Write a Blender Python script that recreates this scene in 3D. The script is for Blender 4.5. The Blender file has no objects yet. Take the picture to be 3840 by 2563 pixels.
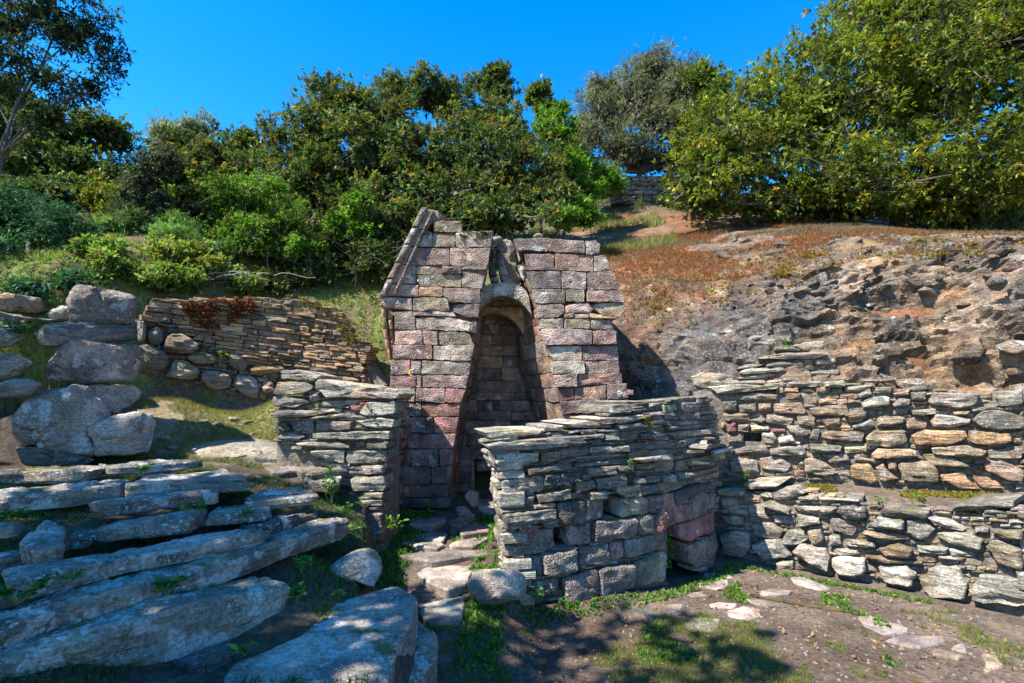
import bpy, bmesh, math, random
import numpy as np
from mathutils import Vector, noise as mnoise

# ------------------------------------------------------------------ camera, sky, sun, exposure
scene = bpy.context.scene
F = 1920.0                       # focal length in photo pixels (photo 3840 x 2563)
CAMZ = 1.7
PITCH = math.atan((1475 - 1281.5) / F)
cam_data = bpy.data.cameras.new('camera')
cam_data.sensor_width = 36.0
cam_data.lens = 36.0 * F / 3840.0
cam_data.clip_start = 0.05
cam_data.clip_end = 1000.0
cam = bpy.data.objects.new('camera', cam_data)
scene.collection.objects.link(cam)
cam.location = (0, 0, CAMZ)
cam.rotation_euler = (math.radians(90) + PITCH, 0, 0)
scene.camera = cam

SUN = Vector((-1.0, -0.62, 1.50)).normalized()      # towards the sun
world = bpy.data.worlds.new('World')
scene.world = world
world.use_nodes = True
wn, wl = world.node_tree.nodes, world.node_tree.links
wn.clear()
sky = wn.new('ShaderNodeTexSky')
sky.sky_type = 'NISHITA'
sky.sun_disc = False
sky.sun_elevation = math.asin(SUN.z)
sky.sun_rotation = math.atan2(SUN.x, SUN.y)
sky.altitude = 600
sky.air_density = 1.0
sky.dust_density = 0.2
sky.ozone_density = 4.0
hs = wn.new('ShaderNodeHueSaturation')
hs.inputs['Hue'].default_value = 0.5
hs.inputs['Saturation'].default_value = 1.38
hs.inputs['Value'].default_value = 1.0
bg = wn.new('ShaderNodeBackground')
bg.inputs['Strength'].default_value = 0.125
out = wn.new('ShaderNodeOutputWorld')
wl.new(sky.outputs[0], hs.inputs['Color'])
wl.new(hs.outputs[0], bg.inputs['Color'])
wl.new(bg.outputs[0], out.inputs[0])

sun_data = bpy.data.lights.new('sun', 'SUN')
sun_data.energy = 4.3
sun_data.angle = math.radians(0.53)
sun_data.color = (1.0, 0.94, 0.84)
sun_ob = bpy.data.objects.new('sun', sun_data)
scene.collection.objects.link(sun_ob)
sun_ob.rotation_euler = (-SUN).to_track_quat('-Z', 'Y').to_euler()
sun_ob.location = SUN * 30

scene.view_settings.view_transform = 'Standard'
scene.view_settings.look = 'None'
scene.view_settings.exposure = 1.7
scene.view_settings.gamma = 1.0
scene.cycles.use_denoising = True
scene.cycles.max_bounces = 5
scene.cycles.diffuse_bounces = 3
scene.cycles.transparent_max_bounces = 6

rng = random.Random(7)
nrs = np.random.RandomState(11)
COL = scene.collection

# ------------------------------------------------------------------ helpers: photo rays, objects, labels
def ray(px, py):
    dx = (px - 1920.0) / F
    dy = (1281.5 - py) / F
    c, s = math.cos(PITCH), math.sin(PITCH)
    return (dx, c - dy * s, s + dy * c)

def at_depth(px, py, Y):
    r = ray(px, py); t = Y / r[1]
    return Vector((r[0] * t, Y, CAMZ + r[2] * t))

def on_z(px, py, z):
    r = ray(px, py); t = (z - CAMZ) / r[2]
    return Vector((r[0] * t, r[1] * t, z))

def proj(p):
    c, s = math.cos(PITCH), math.sin(PITCH)
    y, z = p[1], p[2] - CAMZ
    d = y * c + z * s; u = -y * s + z * c
    return (1920 + F * p[0] / d, 1281.5 - F * u / d)

class Zm:                         # a magnified view of the photo: local coordinates -> photo pixels
    def __init__(self, x, y, k): self.x, self.y, self.k = x, y, k
    def __call__(self, p): return (self.x + p[0] * self.k, self.y + p[1] * self.k)
Z1 = Zm(1300, 750, .7335); Z2 = Zm(1700, 1400, .5739); Z3 = Zm(2600, 1200, .6379); Z4 = Zm(0, 1000, .5741)
Z5 = Zm(0, 1650, .7237); Z6 = Zm(400, 1000, .5739); Z8 = Zm(1400, 1900, 1.0387); ZP = Zm(1350, 1500, .5742)

def parse(txt):
    res = []
    for ln in txt.strip().splitlines():
        ln = ln.strip()
        if not ln: continue
        a, _, code = ln.partition('|')
        pts = [tuple(float(v) for v in t.split(',')) for t in a.split()]
        res.append((pts, code))
    return res

def tag(o, label=None, cat=None, group=None, kind=None):
    if label: o['label'] = label
    if cat: o['category'] = cat
    if group: o['group'] = group
    if kind: o['kind'] = kind
    return o

def empty(name, loc=(0, 0, 0)):
    o = bpy.data.objects.new(name, None)
    o.location = loc
    o.empty_display_size = .1
    COL.objects.link(o)
    return o

def link(name, me, mat=None, parent=None, loc=None):
    o = bpy.data.objects.new(name, me)
    COL.objects.link(o)
    if mat is not None and len(me.materials) == 0: me.materials.append(mat)
    if loc is not None: o.location = loc
    if parent is not None:
        o.parent = parent
        if loc is not None: o.location = Vector(loc) - Vector(parent.location)
        else: o.location = -Vector(parent.location)
    return o

def np_mesh(name, V, Q, mat, cols=None, smooth=False):
    V = np.asarray(V, dtype=np.float32); Q = np.asarray(Q, dtype=np.int32)
    me = bpy.data.meshes.new(name)
    k = Q.shape[1]
    me.vertices.add(len(V)); me.vertices.foreach_set('co', V.ravel())
    me.loops.add(Q.size); me.loops.foreach_set('vertex_index', Q.ravel())
    me.polygons.add(len(Q)); me.polygons.foreach_set('loop_start', np.arange(len(Q), dtype=np.int32) * k)
    if smooth: me.polygons.foreach_set('use_smooth', np.ones(len(Q), dtype=bool))
    me.update(calc_edges=True)
    if cols is not None:
        at = me.color_attributes.new('Col', 'FLOAT_COLOR', 'POINT')
        c4 = np.full((len(V), 4), .3, dtype=np.float32); c4[:, :3] = cols
        at.data.foreach_set('color', c4.ravel())
    me.materials.append(mat)
    return me

def nz(p, s=1.0):
    return mnoise.noise(Vector((p[0] * s, p[1] * s, p[2] * s)))

def fbm(p, s=1.0, o=4):
    v, a = 0.0, 1.0
    q = Vector((p[0] * s, p[1] * s, p[2] * s))
    for _ in range(o):
        v += a * mnoise.noise(q); q = q * 2.03; a *= .5
    return v

# ------------------------------------------------------------------ materials
def new_mat(name):
    m = bpy.data.materials.new(name); m.use_nodes = True
    nt = m.node_tree; nt.nodes.clear()
    o = nt.nodes.new('ShaderNodeOutputMaterial')
    b = nt.nodes.new('ShaderNodeBsdfPrincipled')
    nt.links.new(b.outputs[0], o.inputs[0])
    return m, nt, b, o

class NB:                        # tiny node builder
    def __init__(self, nt): self.nt = nt
    def n(self, t, **kw):
        x = self.nt.nodes.new(t)
        for k, v in kw.items(): setattr(x, k, v)
        return x
    def L(self, a, b): self.nt.links.new(a, b)
    def val(self, s, x):
        if isinstance(x, (int, float)): s.default_value = x
        elif isinstance(x, (tuple, list)): s.default_value = x
        else: self.L(x, s)
    def math(self, op, a, b=0.0, clamp=False):
        x = self.n('ShaderNodeMath', operation=op); x.use_clamp = clamp
        self.val(x.inputs[0], a); self.val(x.inputs[1], b); return x.outputs[0]
    def noise(self, vec, scale, detail=4, rough=.55, out=0):
        x = self.n('ShaderNodeTexNoise'); self.L(vec, x.inputs['Vector'])
        x.inputs['Scale'].default_value = scale; x.inputs['Detail'].default_value = detail; x.inputs['Roughness'].default_value = rough
        return x.outputs[out]
    def vor(self, vec, scale, feature='F1'):
        x = self.n('ShaderNodeTexVoronoi', feature=feature); self.L(vec, x.inputs['Vector'])
        x.inputs['Scale'].default_value = scale
        return x.outputs['Distance']
    def map(self, vec, scale=(1, 1, 1), rot=(0, 0, 0)):
        x = self.n('ShaderNodeMapping'); self.L(vec, x.inputs[0])
        x.inputs['Scale'].default_value = scale; x.inputs['Rotation'].default_value = rot
        return x.outputs[0]
    def step(self, v, a, b, lo=0.0, hi=1.0):
        x = self.n('ShaderNodeMapRange', interpolation_type='SMOOTHSTEP')
        self.val(x.inputs[0], v); self.val(x.inputs[1], a); self.val(x.inputs[2], b); x.inputs[3].default_value = lo; x.inputs[4].default_value = hi
        return x.outputs[0]
    def mix(self, f, a, b, mode='MIX'):
        x = self.n('ShaderNodeMix', data_type='RGBA', blend_type=mode)
        self.val(x.inputs[0], f); self.val(x.inputs[6], a if not isinstance(a, tuple) else (*a, 1)); self.val(x.inputs[7], b if not isinstance(b, tuple) else (*b, 1))
        return x.outputs[2]
    def bump(self, h, strength, dist, normal=None):
        x = self.n('ShaderNodeBump'); x.inputs['Strength'].default_value = strength; x.inputs['Distance'].default_value = dist
        self.L(h, x.inputs['Height'])
        if normal is not None: self.L(normal, x.inputs['Normal'])
        return x.outputs[0]

def stone_material(name, strata=True, sgain=1.0, pits=False, fgain=1.0, lthr=.74, lichen=(.44, .44, .40), lscale=7.0, moss=0.0, colsrc='OBJ', bump=1.0):
    """Weathered stone. Own colour per stone (object colour); alpha of it = how much lichen grows on it."""
    m, nt, b, o = new_mat(name)
    B = NB(nt)
    pos = B.n('ShaderNodeNewGeometry').outputs['Position']
    nrm = [x for x in nt.nodes if x.type == 'NEW_GEOMETRY'][0].outputs['Normal']
    oi = B.n('ShaderNodeObjectInfo')
    base, alpha, rnd = oi.outputs['Color'], oi.outputs['Alpha'], oi.outputs['Random']
    if colsrc == 'ATTR':
        at = B.n('ShaderNodeVertexColor'); at.layer_name = 'Col'; base = at.outputs[0]
        alpha = at.outputs[1]
    # every stone samples its own piece of the noise
    off = B.n('ShaderNodeVectorMath', operation='SCALE'); off.inputs[0].default_value = (37., 19., 53.); B.L(rnd, off.inputs['Scale'])
    vec = B.n('ShaderNodeVectorMath', operation='ADD'); B.L(pos, vec.inputs[0]); B.L(off.outputs[0], vec.inputs[1]); vec = vec.outputs[0]
    sv = B.map(vec, (1.6, 1.6, 11.0), (.10, .16, .3)) if strata else vec
    n_str = B.noise(sv, 4.2 if strata else 6.0, 4, .62)
    n_mid = B.noise(vec, 9.0, 4, .6)
    n_fine = B.noise(vec, 55.0, 3, .65)
    tone = B.math('MULTIPLY', B.step(n_str, .30, .72, 1 - .45 * sgain, 1 + .42 * sgain), B.step(n_fine, .28, .72, 1 - .36 * fgain, 1 + .34 * fgain))
    tone = B.math('MULTIPLY', tone, B.step(B.noise(vec, 1.9, 2), .35, .65, .72, 1.22))
    st = B.math('MULTIPLY', B.step(B.noise(B.map(pos, (3.2, 3.2, .7)), 1.0, 4, .6), .32, .68, .74, 1.16), B.step(B.noise(pos, .9, 3), .35, .65, .84, 1.12))
    tone = B.math('MULTIPLY', tone, st)
    c = B.mix(1.0, base, tone, 'MULTIPLY')
    # warm iron staining and cold grey by large patches
    c = B.mix(B.step(B.noise(vec, 3.1, 2), .52, .75, 0, .55), c, B.mix(1.0, c, (1.45, .98, .60), 'MULTIPLY'))
    c = B.mix(B.step(B.noise(vec, 4.7, 2), .55, .80, 0, .3), c, B.mix(1.0, c, (.78, .93, 1.06), 'MULTIPLY'))
    # dark crust of old lichen
    dk = B.step(n_mid, .56, .68, 0, .62)
    c = B.mix(dk, c, (.055, .055, .052))
    # pale crustose lichen: rounded spots and a fine speckle
    thr = B.math('SUBTRACT', lthr, B.math('MULTIPLY', alpha, .16))
    warp = B.n('ShaderNodeVectorMath', operation='MULTIPLY_ADD')
    wnz = B.n('ShaderNodeTexNoise'); B.L(vec, wnz.inputs['Vector']); wnz.inputs['Scale'].default_value = 30; wnz.inputs['Detail'].default_value = 3
    B.L(wnz.outputs['Color'], warp.inputs[0]); warp.inputs[1].default_value = (.045,) * 3; B.L(vec, warp.inputs[2])
    big = B.noise(warp.outputs[0], lscale, 2, .5)
    l1 = B.math('MULTIPLY', B.step(B.math('SUBTRACT', big, thr), -.01, .05), B.step(n_fine, .34, .56, .35, 1.0))
    sp = B.vor(warp.outputs[0], lscale * 4.5)
    spr = B.math('MULTIPLY', B.step(sp, .34, .26), B.step(B.noise(vec, lscale * .55, 3), .46, .56))
    l2 = B.math('MULTIPLY', spr, B.math('MULTIPLY', alpha, 1.4), clamp=True)
    sp2 = B.vor(warp.outputs[0], lscale * 13)
    l3 = B.math('MULTIPLY', B.math('MULTIPLY', B.step(sp2, .36, .24), B.step(n_mid, .45, .56)), B.math('MULTIPLY', alpha, 1.0), clamp=True)
    lm = B.math('MAXIMUM', B.math('MAXIMUM', l1, l2), l3)
    lc = B.mix(B.noise(vec, 90, 3), tuple(v * .62 for v in lichen), tuple(min(1, v * 1.25) for v in lichen))
    c = B.mix(B.math('MULTIPLY', lm, .80), c, lc)
    if moss > 0:
        sx = B.n('ShaderNodeSeparateXYZ'); B.L(nrm, sx.inputs[0])
        mm = B.math('MULTIPLY', B.step(sx.outputs[2], .25, .75), B.step(B.noise(vec, 5.0, 4, .65), .56 - .1 * moss, .66 - .1 * moss))
        c = B.mix(B.math('MULTIPLY', mm, .9), c, B.mix(B.noise(vec, 40, 3), (.05, .05, .012), (.16, .13, .03)))
    B.L(c, b.inputs['Base Color'])
    b.inputs['Roughness'].default_value = .88
    b.inputs['Specular IOR Level'].default_value = .25
    h = B.math('ADD', B.math('MULTIPLY', n_str, 1.1 * sgain if strata else .5), B.math('MULTIPLY', n_fine, .30))
    h = B.math('ADD', h, B.math('MULTIPLY', n_mid, .9))
    h = B.math('ADD', h, B.math('MULTIPLY', lm, .05))
    if strata:
        fs = B.noise(B.map(vec, (1.2, 1.2, 16.0), (.10, .16, .3)), 9.0, 3, .6)
        h = B.math('ADD', h, B.math('MULTIPLY', fs, .8 * sgain))
    if pits:
        p1 = B.vor(warp.outputs[0], 26.0)
        h = B.math('SUBTRACT', h, B.math('MULTIPLY', B.step(p1, .30, .08), B.step(B.noise(vec, 5.0, 3), .42, .62, .15, 1.0)))
        p2 = B.vor(vec, 70.0)
        h = B.math('ADD', h, B.math('MULTIPLY', p2, .45))
    nb = B.bump(h, .9 * bump, .028)
    B.L(nb, b.inputs['Normal'])
    return m

M_SLATE = stone_material('slate', moss=.15)
M_MOSSY = stone_material('mossy_slate', moss=.8)
M_TUFA = stone_material('trachyte', strata=False, pits=True, lichen=(.50, .46, .42), lscale=8.0, lthr=.69, moss=.1, bump=1.1, fgain=.4)
M_BOULDER = stone_material('schist', lichen=(.50, .50, .47), lscale=6.0, lthr=.695, moss=.12, bump=1.35, sgain=.5)
M_PAVE = stone_material('paving_schist', strata=False, lichen=(.36, .33, .30), lscale=8.0, bump=.5)
M_CLIFF = stone_material('cliff_rock', strata=False, colsrc='ATTR', lichen=(.42, .41, .37), lscale=6.0, bump=1.9)

def ground_material():
    m, nt, b, o = new_mat('soil')
    B = NB(nt)
    pos = B.n('ShaderNodeNewGeometry').outputs['Position']
    at = B.n('ShaderNodeVertexColor'); at.layer_name = 'Col'
    n1 = B.noise(pos, 3.0, 6, .6); n2 = B.noise(pos, 28.0, 6, .65); n3 = B.noise(pos, 120.0, 3, .6)
    c = B.mix(1.0, at.outputs[0], B.math('MULTIPLY', B.step(n1, .3, .7, .7, 1.3), B.step(n2, .3, .72, .6, 1.4)), 'MULTIPLY')
    peb = B.vor(pos, 60.0)
    pm = B.math('MULTIPLY', B.step(peb, .28, .2), B.step(B.noise(pos, 11.0, 3), .56, .64))
    c = B.mix(B.math('MULTIPLY', pm, .3), c, (.17, .14, .11))
    c = B.mix(B.step(n3, .60, .72, 0, .45), c, (.20, .145, .085))
    B.L(c, b.inputs['Base Color']); b.inputs['Roughness'].default_value = .95; b.inputs['Specular IOR Level'].default_value = .15
    h = B.math('ADD', B.math('ADD', n2, B.math('MULTIPLY', n3, .5)), B.math('MULTIPLY', pm, .4))
    B.L(B.bump(h, .9, .03), b.inputs['Normal'])
    return m
M_SOIL = ground_material()

def leaf_material(name, gloss=.45, trans=.35, tint=(1, 1, 1)):
    m, nt, b, o = new_mat(name)
    B = NB(nt)
    at = B.n('ShaderNodeVertexColor'); at.layer_name = 'Col'
    b.inputs['Roughness'].default_value = gloss
    b.inputs['Specular IOR Level'].default_value = .22
    B.L(at.outputs[0], b.inputs['Base Color'])
    tr = B.n('ShaderNodeBsdfTranslucent')
    B.L(B.mix(1.0, at.outputs[0], (1.5, 1.55, .7), 'MULTIPLY'), tr.inputs[0])
    mx = B.n('ShaderNodeMixShader'); mx.inputs[0].default_value = trans
    B.L(b.outputs[0], mx.inputs[1]); B.L(tr.outputs[0], mx.inputs[2]); B.L(mx.outputs[0], o.inputs[0])
    return m
M_LEAF = leaf_material('leaf', .58, .30)
M_GRASS = leaf_material('grass_blade', .6, .35)

def plain(name, col, rough=.8, nscale=20, var=.35, bump=.4, dist=.01):
    m, nt, b, o = new_mat(name)
    B = NB(nt)
    pos = B.n('ShaderNodeNewGeometry').outputs['Position']
    n1 = B.noise(pos, nscale, 5, .6)
    c = B.mix(1.0, col, B.step(n1, .25, .75, 1 - var, 1 + var), 'MULTIPLY')
    B.L(c, b.inputs['Base Color']); b.inputs['Roughness'].default_value = rough
    B.L(B.bump(n1, bump, dist), b.inputs['Normal'])
    return m
M_BARK = plain('bark', (.13, .11, .09), .9, 30, .45, .8, .02)
M_TWIG = plain('dry_twig', (.27, .23, .18), .85, 40, .35)
M_MORTAR = plain('earth_mortar', (.13, .105, .08), .95, 25, .5, .8, .03)
M_CORE_RED = plain('core_masonry', (.14, .10, .09), .95, 14, .4, .8, .03)
M_PIPE = plain('grey_plastic', (.22, .225, .24), .5, 30, .1, .1)
M_FLOWER = plain('yellow_petal', (.75, .50, .03), .6, 40, .15, .1)
M_RED = plain('red_cord', (.45, .04, .03), .6, 40, .15, .1)

# ------------------------------------------------------------------ stones
PAL = {
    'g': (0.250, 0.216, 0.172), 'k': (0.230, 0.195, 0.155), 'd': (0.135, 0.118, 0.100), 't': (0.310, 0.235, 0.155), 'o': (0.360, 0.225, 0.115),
    'r': (.26, .115, .095), 'w': (0.375, 0.330, 0.262), 'b': (0.305, 0.265, 0.212), 'p': (0.345, 0.232, 0.185), 'm': (0.285, 0.200, 0.165),
    'y': (.29, .255, .18), 'R': (0.315, 0.175, 0.140), 'B': (0.290, 0.195, 0.135), 'O': (0.440, 0.275, 0.150), 'h': (0.305, 0.235, 0.182), 'j': (0.310, 0.250, 0.178), 'v': (0.375, 0.300, 0.245), 'n': (.16, .135, .125), 'c': (0.290, 0.240, 0.205), 'C': (0.300, 0.250, 0.205),
}
def pick(code, palette, var=.16):
    c = None
    for ch in code:
        if ch in PAL: c = PAL[ch]
    if c is None: c = PAL[rng.choice(palette)]
    f = .84 * (1 + rng.uniform(-var, var))
    return tuple(max(.02, v * f * (1 + rng.uniform(-.05, .05))) for v in c)

def area2(q):
    x, y = q[:, 0], q[:, 1]
    return .5 * float(np.sum(x * np.roll(y, -1) - np.roll(x, -1) * y))

def offset_poly(q, d):
    e = np.roll(q, -1, 0) - q
    L = np.maximum(np.linalg.norm(e, axis=1, keepdims=True), 1e-9)
    nrm = np.stack([-e[:, 1], e[:, 0]], 1) / L            # inward for CCW
    n2 = nrm + np.roll(nrm, 1, 0)
    ln = np.maximum(np.linalg.norm(n2, axis=1, keepdims=True), .6)
    return q + d * 2 * n2 / (ln * ln)

def resample(q, n):
    e = np.roll(q, -1, 0) - q
    L = np.linalg.norm(e, axis=1); S = np.concatenate([[0], np.cumsum(L)])
    t = np.linspace(0, S[-1], n, endpoint=False)
    qq = np.vstack([q, q[:1]])
    return np.stack([np.interp(t, S, qq[:, 0]), np.interp(t, S, qq[:, 1])], 1)

def subdivide(q, seg, nmax):
    e = np.roll(q, -1, 0) - q; L = np.linalg.norm(e, axis=1)
    seg = max(seg, L.sum() / nmax)
    o = []
    for i in range(len(q)):
        k = max(1, int(round(L[i] / seg)))
        for j in range(k): o.append(q[i] + e[i] * (j / k))
    return np.array(o)

def chaikin(q, r):
    a = q + r * (np.roll(q, -1, 0) - q); b = q + (1 - r) * (np.roll(q, -1, 0) - q)
    o = np.empty((len(q) * 2, 2)); o[0::2] = a; o[1::2] = b
    return o

def frame(P, N):
    N = Vector(N).normalized()
    U = Vector((0, 0, 1)).cross(N)
    if U.length < .2: U = Vector((1, 0, 0)) - N * N.x
    U.normalize(); V = N.cross(U)
    c = sum((Vector(p) for p in P), Vector()) / len(P)
    q = np.array([((Vector(p) - c).dot(U), (Vector(p) - c).dot(V)) for p in P])
    return c, U, V, N, q

def stone_mesh(P, N, depth=.22, bev=.016, gap=.004, bulge=.012, rough=.010, rnd=.22, seg=.05, layers=0.0, nmin=10, nmax=26, jit=.5):
    c, U, V, N, q = frame(P, N)
    if area2(q) < 0: q = q[::-1]
    size = math.sqrt(max(area2(q), 1e-6))
    inr = .5 * area2(q) / max(1e-6, np.sum(np.linalg.norm(np.roll(q, -1, 0) - q, axis=1))) * 2
    q = offset_poly(q, min(gap, inr * .3))
    if rnd > 0: q = chaikin(q, rnd)
    q = subdivide(q, seg, nmax); n = len(q)
    bev = min(bev, inr * .55)
    q = q + np.array([[rng.uniform(-1, 1), rng.uniform(-1, 1)] for _ in range(n)]) * min(rough * jit, inr * .15)
    cen = q.mean(0)
    def sc(s): return cen + (q - cen) * s
    rings = [(sc(.9), -depth), (q, -bev * 1.3), (offset_poly(q, bev * .45), -bev * .35), (offset_poly(q, bev), 0.0)]
    inner = rings[-1][0]
    rings.append((cen + (inner - cen) * .66, bulge * .6)); rings.append((cen + (inner - cen) * .30, bulge))
    verts = []
    so = Vector((rng.uniform(-50, 50), rng.uniform(-50, 50), rng.uniform(-50, 50)))
    tilt = (rng.uniform(-1, 1) * rough * 1.2 / size, rng.uniform(-1, 1) * rough * 1.2 / size)
    for ri, (r, h) in enumerate(rings):
        for x, y in r:
            hh = h
            if ri >= 1:
                w = 1.0 if ri >= 3 else .6
                hh += w * (rough * 1.3 * nz(so + Vector((x, y * 2.2, 0)), 9.0) + tilt[0] * x + tilt[1] * y)
                if layers: hh += w * layers * nz(so + Vector((x * 1.5, y * 38, 0)), 1.0)
            verts.append(U * float(x) + V * float(y) + N * hh)
    cc = U * float(cen[0]) + V * float(cen[1]) + N * (bulge * 1.05)
    verts.append(cc)
    faces = [tuple(range(n))[::-1]]
    for k in range(len(rings) - 1):
        a, b2 = k * n, (k + 1) * n
        for i in range(n):
            j = (i + 1) % n
            faces.append((a + i, a + j, b2 + j, b2 + i))
    a = (len(rings) - 1) * n; ci = len(verts) - 1
    for i in range(n): faces.append((a + i, a + (i + 1) % n, ci))
    me = bpy.data.meshes.new('stone')
    me.from_pydata([tuple(v) for v in verts], [], faces)
    me.shade_smooth(); me.set_sharp_from_angle(angle=math.radians(24))
    return me, c

def add_stone(parent, name, P, N, color, alpha, mat, push=0.0, **kw):
    me, c = stone_mesh(P, N, **kw)
    o = link(name, me, mat, parent, c + Vector(N).normalized() * push)
    o.color = (*color, alpha)
    return o

def facet(p, freq):
    """Blocky relief: every cell of broken rock is its own tilted face."""
    q = p * freq
    pts = mnoise.voronoi(q)[1]; c = pts[0]; d = q - c
    return mnoise.noise(c * 3.7) + 1.1 * (mnoise.noise(c * 2.9 + Vector((7, 1, 3))) * d.x + mnoise.noise(c * 2.3 + Vector((2, 9, 5))) * d.y + mnoise.noise(c * 3.1 + Vector((5, 4, 8))) * d.z)

def boulder_mesh(P, N, Df=.15, Db=.25, p=.6, n=44, rings=9, amp=.02, freq=5.0, cuts=(), layers=.0, sway=(0, 0, 0)):
    """A rock whose outline seen along N is the polygon P; rounded front and back, planed by flat cuts."""
    c, U, V, N, q = frame(P, N)
    if area2(q) < 0: q = q[::-1]
    q = resample(chaikin(q, .09), n)
    cen = q.mean(0)
    so = Vector((rng.uniform(-50, 50), rng.uniform(-50, 50), rng.uniform(-50, 50)))
    lev = []
    for k in range(rings, 0, -1):
        t = math.pi / 2 * k / (rings + .35); lev.append((math.cos(t) ** p, -Db * math.sin(t) ** p))
    lev.append((1.0, 0.0))
    for k in range(1, rings + 1):
        t = math.pi / 2 * k / (rings + .35); lev.append((math.cos(t) ** p, Df * math.sin(t) ** p))
    verts = []
    def put(x, y, h):
        v = U * float(x) + V * float(y) + N * h
        for (d, off) in cuts:
            d = Vector(d).normalized(); e = v.dot(d) - off
            if e > 0: v = v - d * e * .93
        w = v + so
        nrm = v.normalized() if v.length > 1e-6 else N
        dsp = amp * (.6 * fbm(w, freq, 4) + 1.3 * facet(w, freq * 1.0) + .5 * facet(w, freq * 2.7))
        if layers: dsp += layers * nz(Vector((w.x * 1.3, w.y * 1.3, w.z * 26)), 1.0)
        verts.append(v + nrm * dsp)
    for s, h in lev:
        for x, y in cen + (q - cen) * s: put(x, y, h)
    put(cen[0], cen[1], -Db); put(cen[0], cen[1], Df)
    faces = []
    R = len(lev)
    for k in range(R - 1):
        a, b2 = k * n, (k + 1) * n
        for i in range(n):
            j = (i + 1) % n; faces.append((a + i, a + j, b2 + j, b2 + i))
    lo, hi = len(verts) - 2, len(verts) - 1
    for i in range(n):
        j = (i + 1) % n
        faces.append((j, i, lo)); faces.append(((R - 1) * n + i, (R - 1) * n + j, hi))
    return [tuple(v) for v in verts], faces, c

def boulder(name, P, N, color, alpha, mat, parent=None, extra=(), **kw):
    vs, fs, c = boulder_mesh(P, N, **kw)
    for (P2, N2, kw2) in extra:
        v2, f2, c2 = boulder_mesh(P2, N2, **kw2)
        k = len(vs); d = c2 - c
        vs += [(v[0] + d.x, v[1] + d.y, v[2] + d.z) for v in v2]; fs += [tuple(i + k for i in f) for f in f2]
    me = bpy.data.meshes.new(name); me.from_pydata(vs, [], fs)
    me.shade_smooth(); me.set_sharp_from_angle(angle=math.radians(20))
    o = link(name, me, mat, parent, c)
    o.color = (*color, alpha)
    return o

def slab_beam(name, A, B, w, h, color, alpha, mat, parent=None, amp=.022, segs=30, n=28, p=.20, taperA=.86, taperB=.8, tilt=0.0):
    """A long, roughly squared stone: A-B is its front top edge, w its depth away from the viewer, h its height."""
    A, B = Vector(A), Vector(B)
    X = (B - A); L = X.length; X.normalize()
    Yd = Vector((-X.y, X.x, 0)).normalized()
    if Yd.y < 0: Yd = -Yd
    Zd = X.cross(Yd)
    if Zd.z < 0: Zd = -Zd
    so = Vector((rng.uniform(-50, 50), rng.uniform(-50, 50), rng.uniform(-50, 50)))
    c = (A + B) / 2 + Yd * w / 2 - Zd * h / 2
    verts = []
    sk = [rng.uniform(-.45, .45) for _ in range(4)]
    for i in range(segs + 1):
        t = i / segs
        e = 1.0
        tl = min(1, t * L / (.45 * h + .03)); tr = min(1, (1 - t) * L / (.45 * h + .03))
        ta = (1 - (1 - tl) ** 2) ** .5 if tl < 1 else 1; tb = (1 - (1 - tr) ** 2) ** .5 if tr < 1 else 1
        e = (taperA + (1 - taperA) * ta if tl < 1 else 1) * (taperB + (1 - taperB) * tb if tr < 1 else 1)
        ww = w * (1 + .22 * nz(so + Vector((t * L * 2.2, 0, 0)))) * e; hh = h * (1 + .22 * nz(so + Vector((t * L * 1.9, 7, 0)))) * e
        zc = .14 * h * nz(so + Vector((t * L * 1.5, 3, 0)))
        per = 2 * (ww + hh)
        for k in range(n):
            u = per * (k + .5) / n
            if u < ww: y, z, ca, sa = u - ww / 2, hh / 2, 0, 1
            elif u < ww + hh: y, z, ca, sa = ww / 2, hh / 2 - (u - ww), 1, 0
            elif u < 2 * ww + hh: y, z, ca, sa = ww / 2 - (u - ww - hh), -hh / 2, 0, -1
            else: y, z, ca, sa = -ww / 2, -hh / 2 + (u - 2 * ww - hh), -1, 0
            rr = .13 * min(ww, hh); ey, ez = abs(y) - (ww / 2 - rr), abs(z) - (hh / 2 - rr)
            if ey > 0 and ez > 0:
                l = math.hypot(ey, ez); f = rr / max(l, 1e-6)
                y = math.copysign(ww / 2 - rr + ey * f, y); z = math.copysign(hh / 2 - rr + ez * f, z)
            z += zc
            z += tilt * y
            xe = (sk[0] * y + sk[1] * z) * max(0, 1 - t * L / .12) + (sk[2] * y + sk[3] * z) * max(0, 1 - (1 - t) * L / .12)
            v = X * (t * L - L / 2 + xe) + Yd * y + Zd * z
            g = so + Vector(((t * L) * 2.0, y * 9, z * 9))
            d = amp * (.7 * fbm(g, 1.0, 3)) + amp * .5 * nz(so + Vector((t * L * 1.5, y * 30, z * 34))) + amp * .8 * facet(so + Vector((t * L * 4.5, y * 7, z * 7)), 1.0) + amp * .35 * facet(so + Vector((t * L * 11, y * 18, z * 24)), 1.0)
            v += (Yd * ca + Zd * sa) * d
            verts.append(v)
    faces = []
    for i in range(segs):
        for k in range(n):
            j = (k + 1) % n
            faces.append((i * n + k, i * n + j, (i + 1) * n + j, (i + 1) * n + k))
    faces.append(tuple(range(n))[::-1]); faces.append(tuple(range(segs * n, segs * n + n)))
    me = bpy.data.meshes.new(name); me.from_pydata([tuple(v) for v in verts], [], faces)
    bm = bmesh.new(); bm.from_mesh(me); bmesh.ops.recalc_face_normals(bm, faces=bm.faces); bm.to_mesh(me); bm.free()
    me.shade_smooth(); me.set_sharp_from_angle(angle=math.radians(18))
    o = link(name, me, mat, parent, c); o.color = (*color, alpha)
    return o

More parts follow.
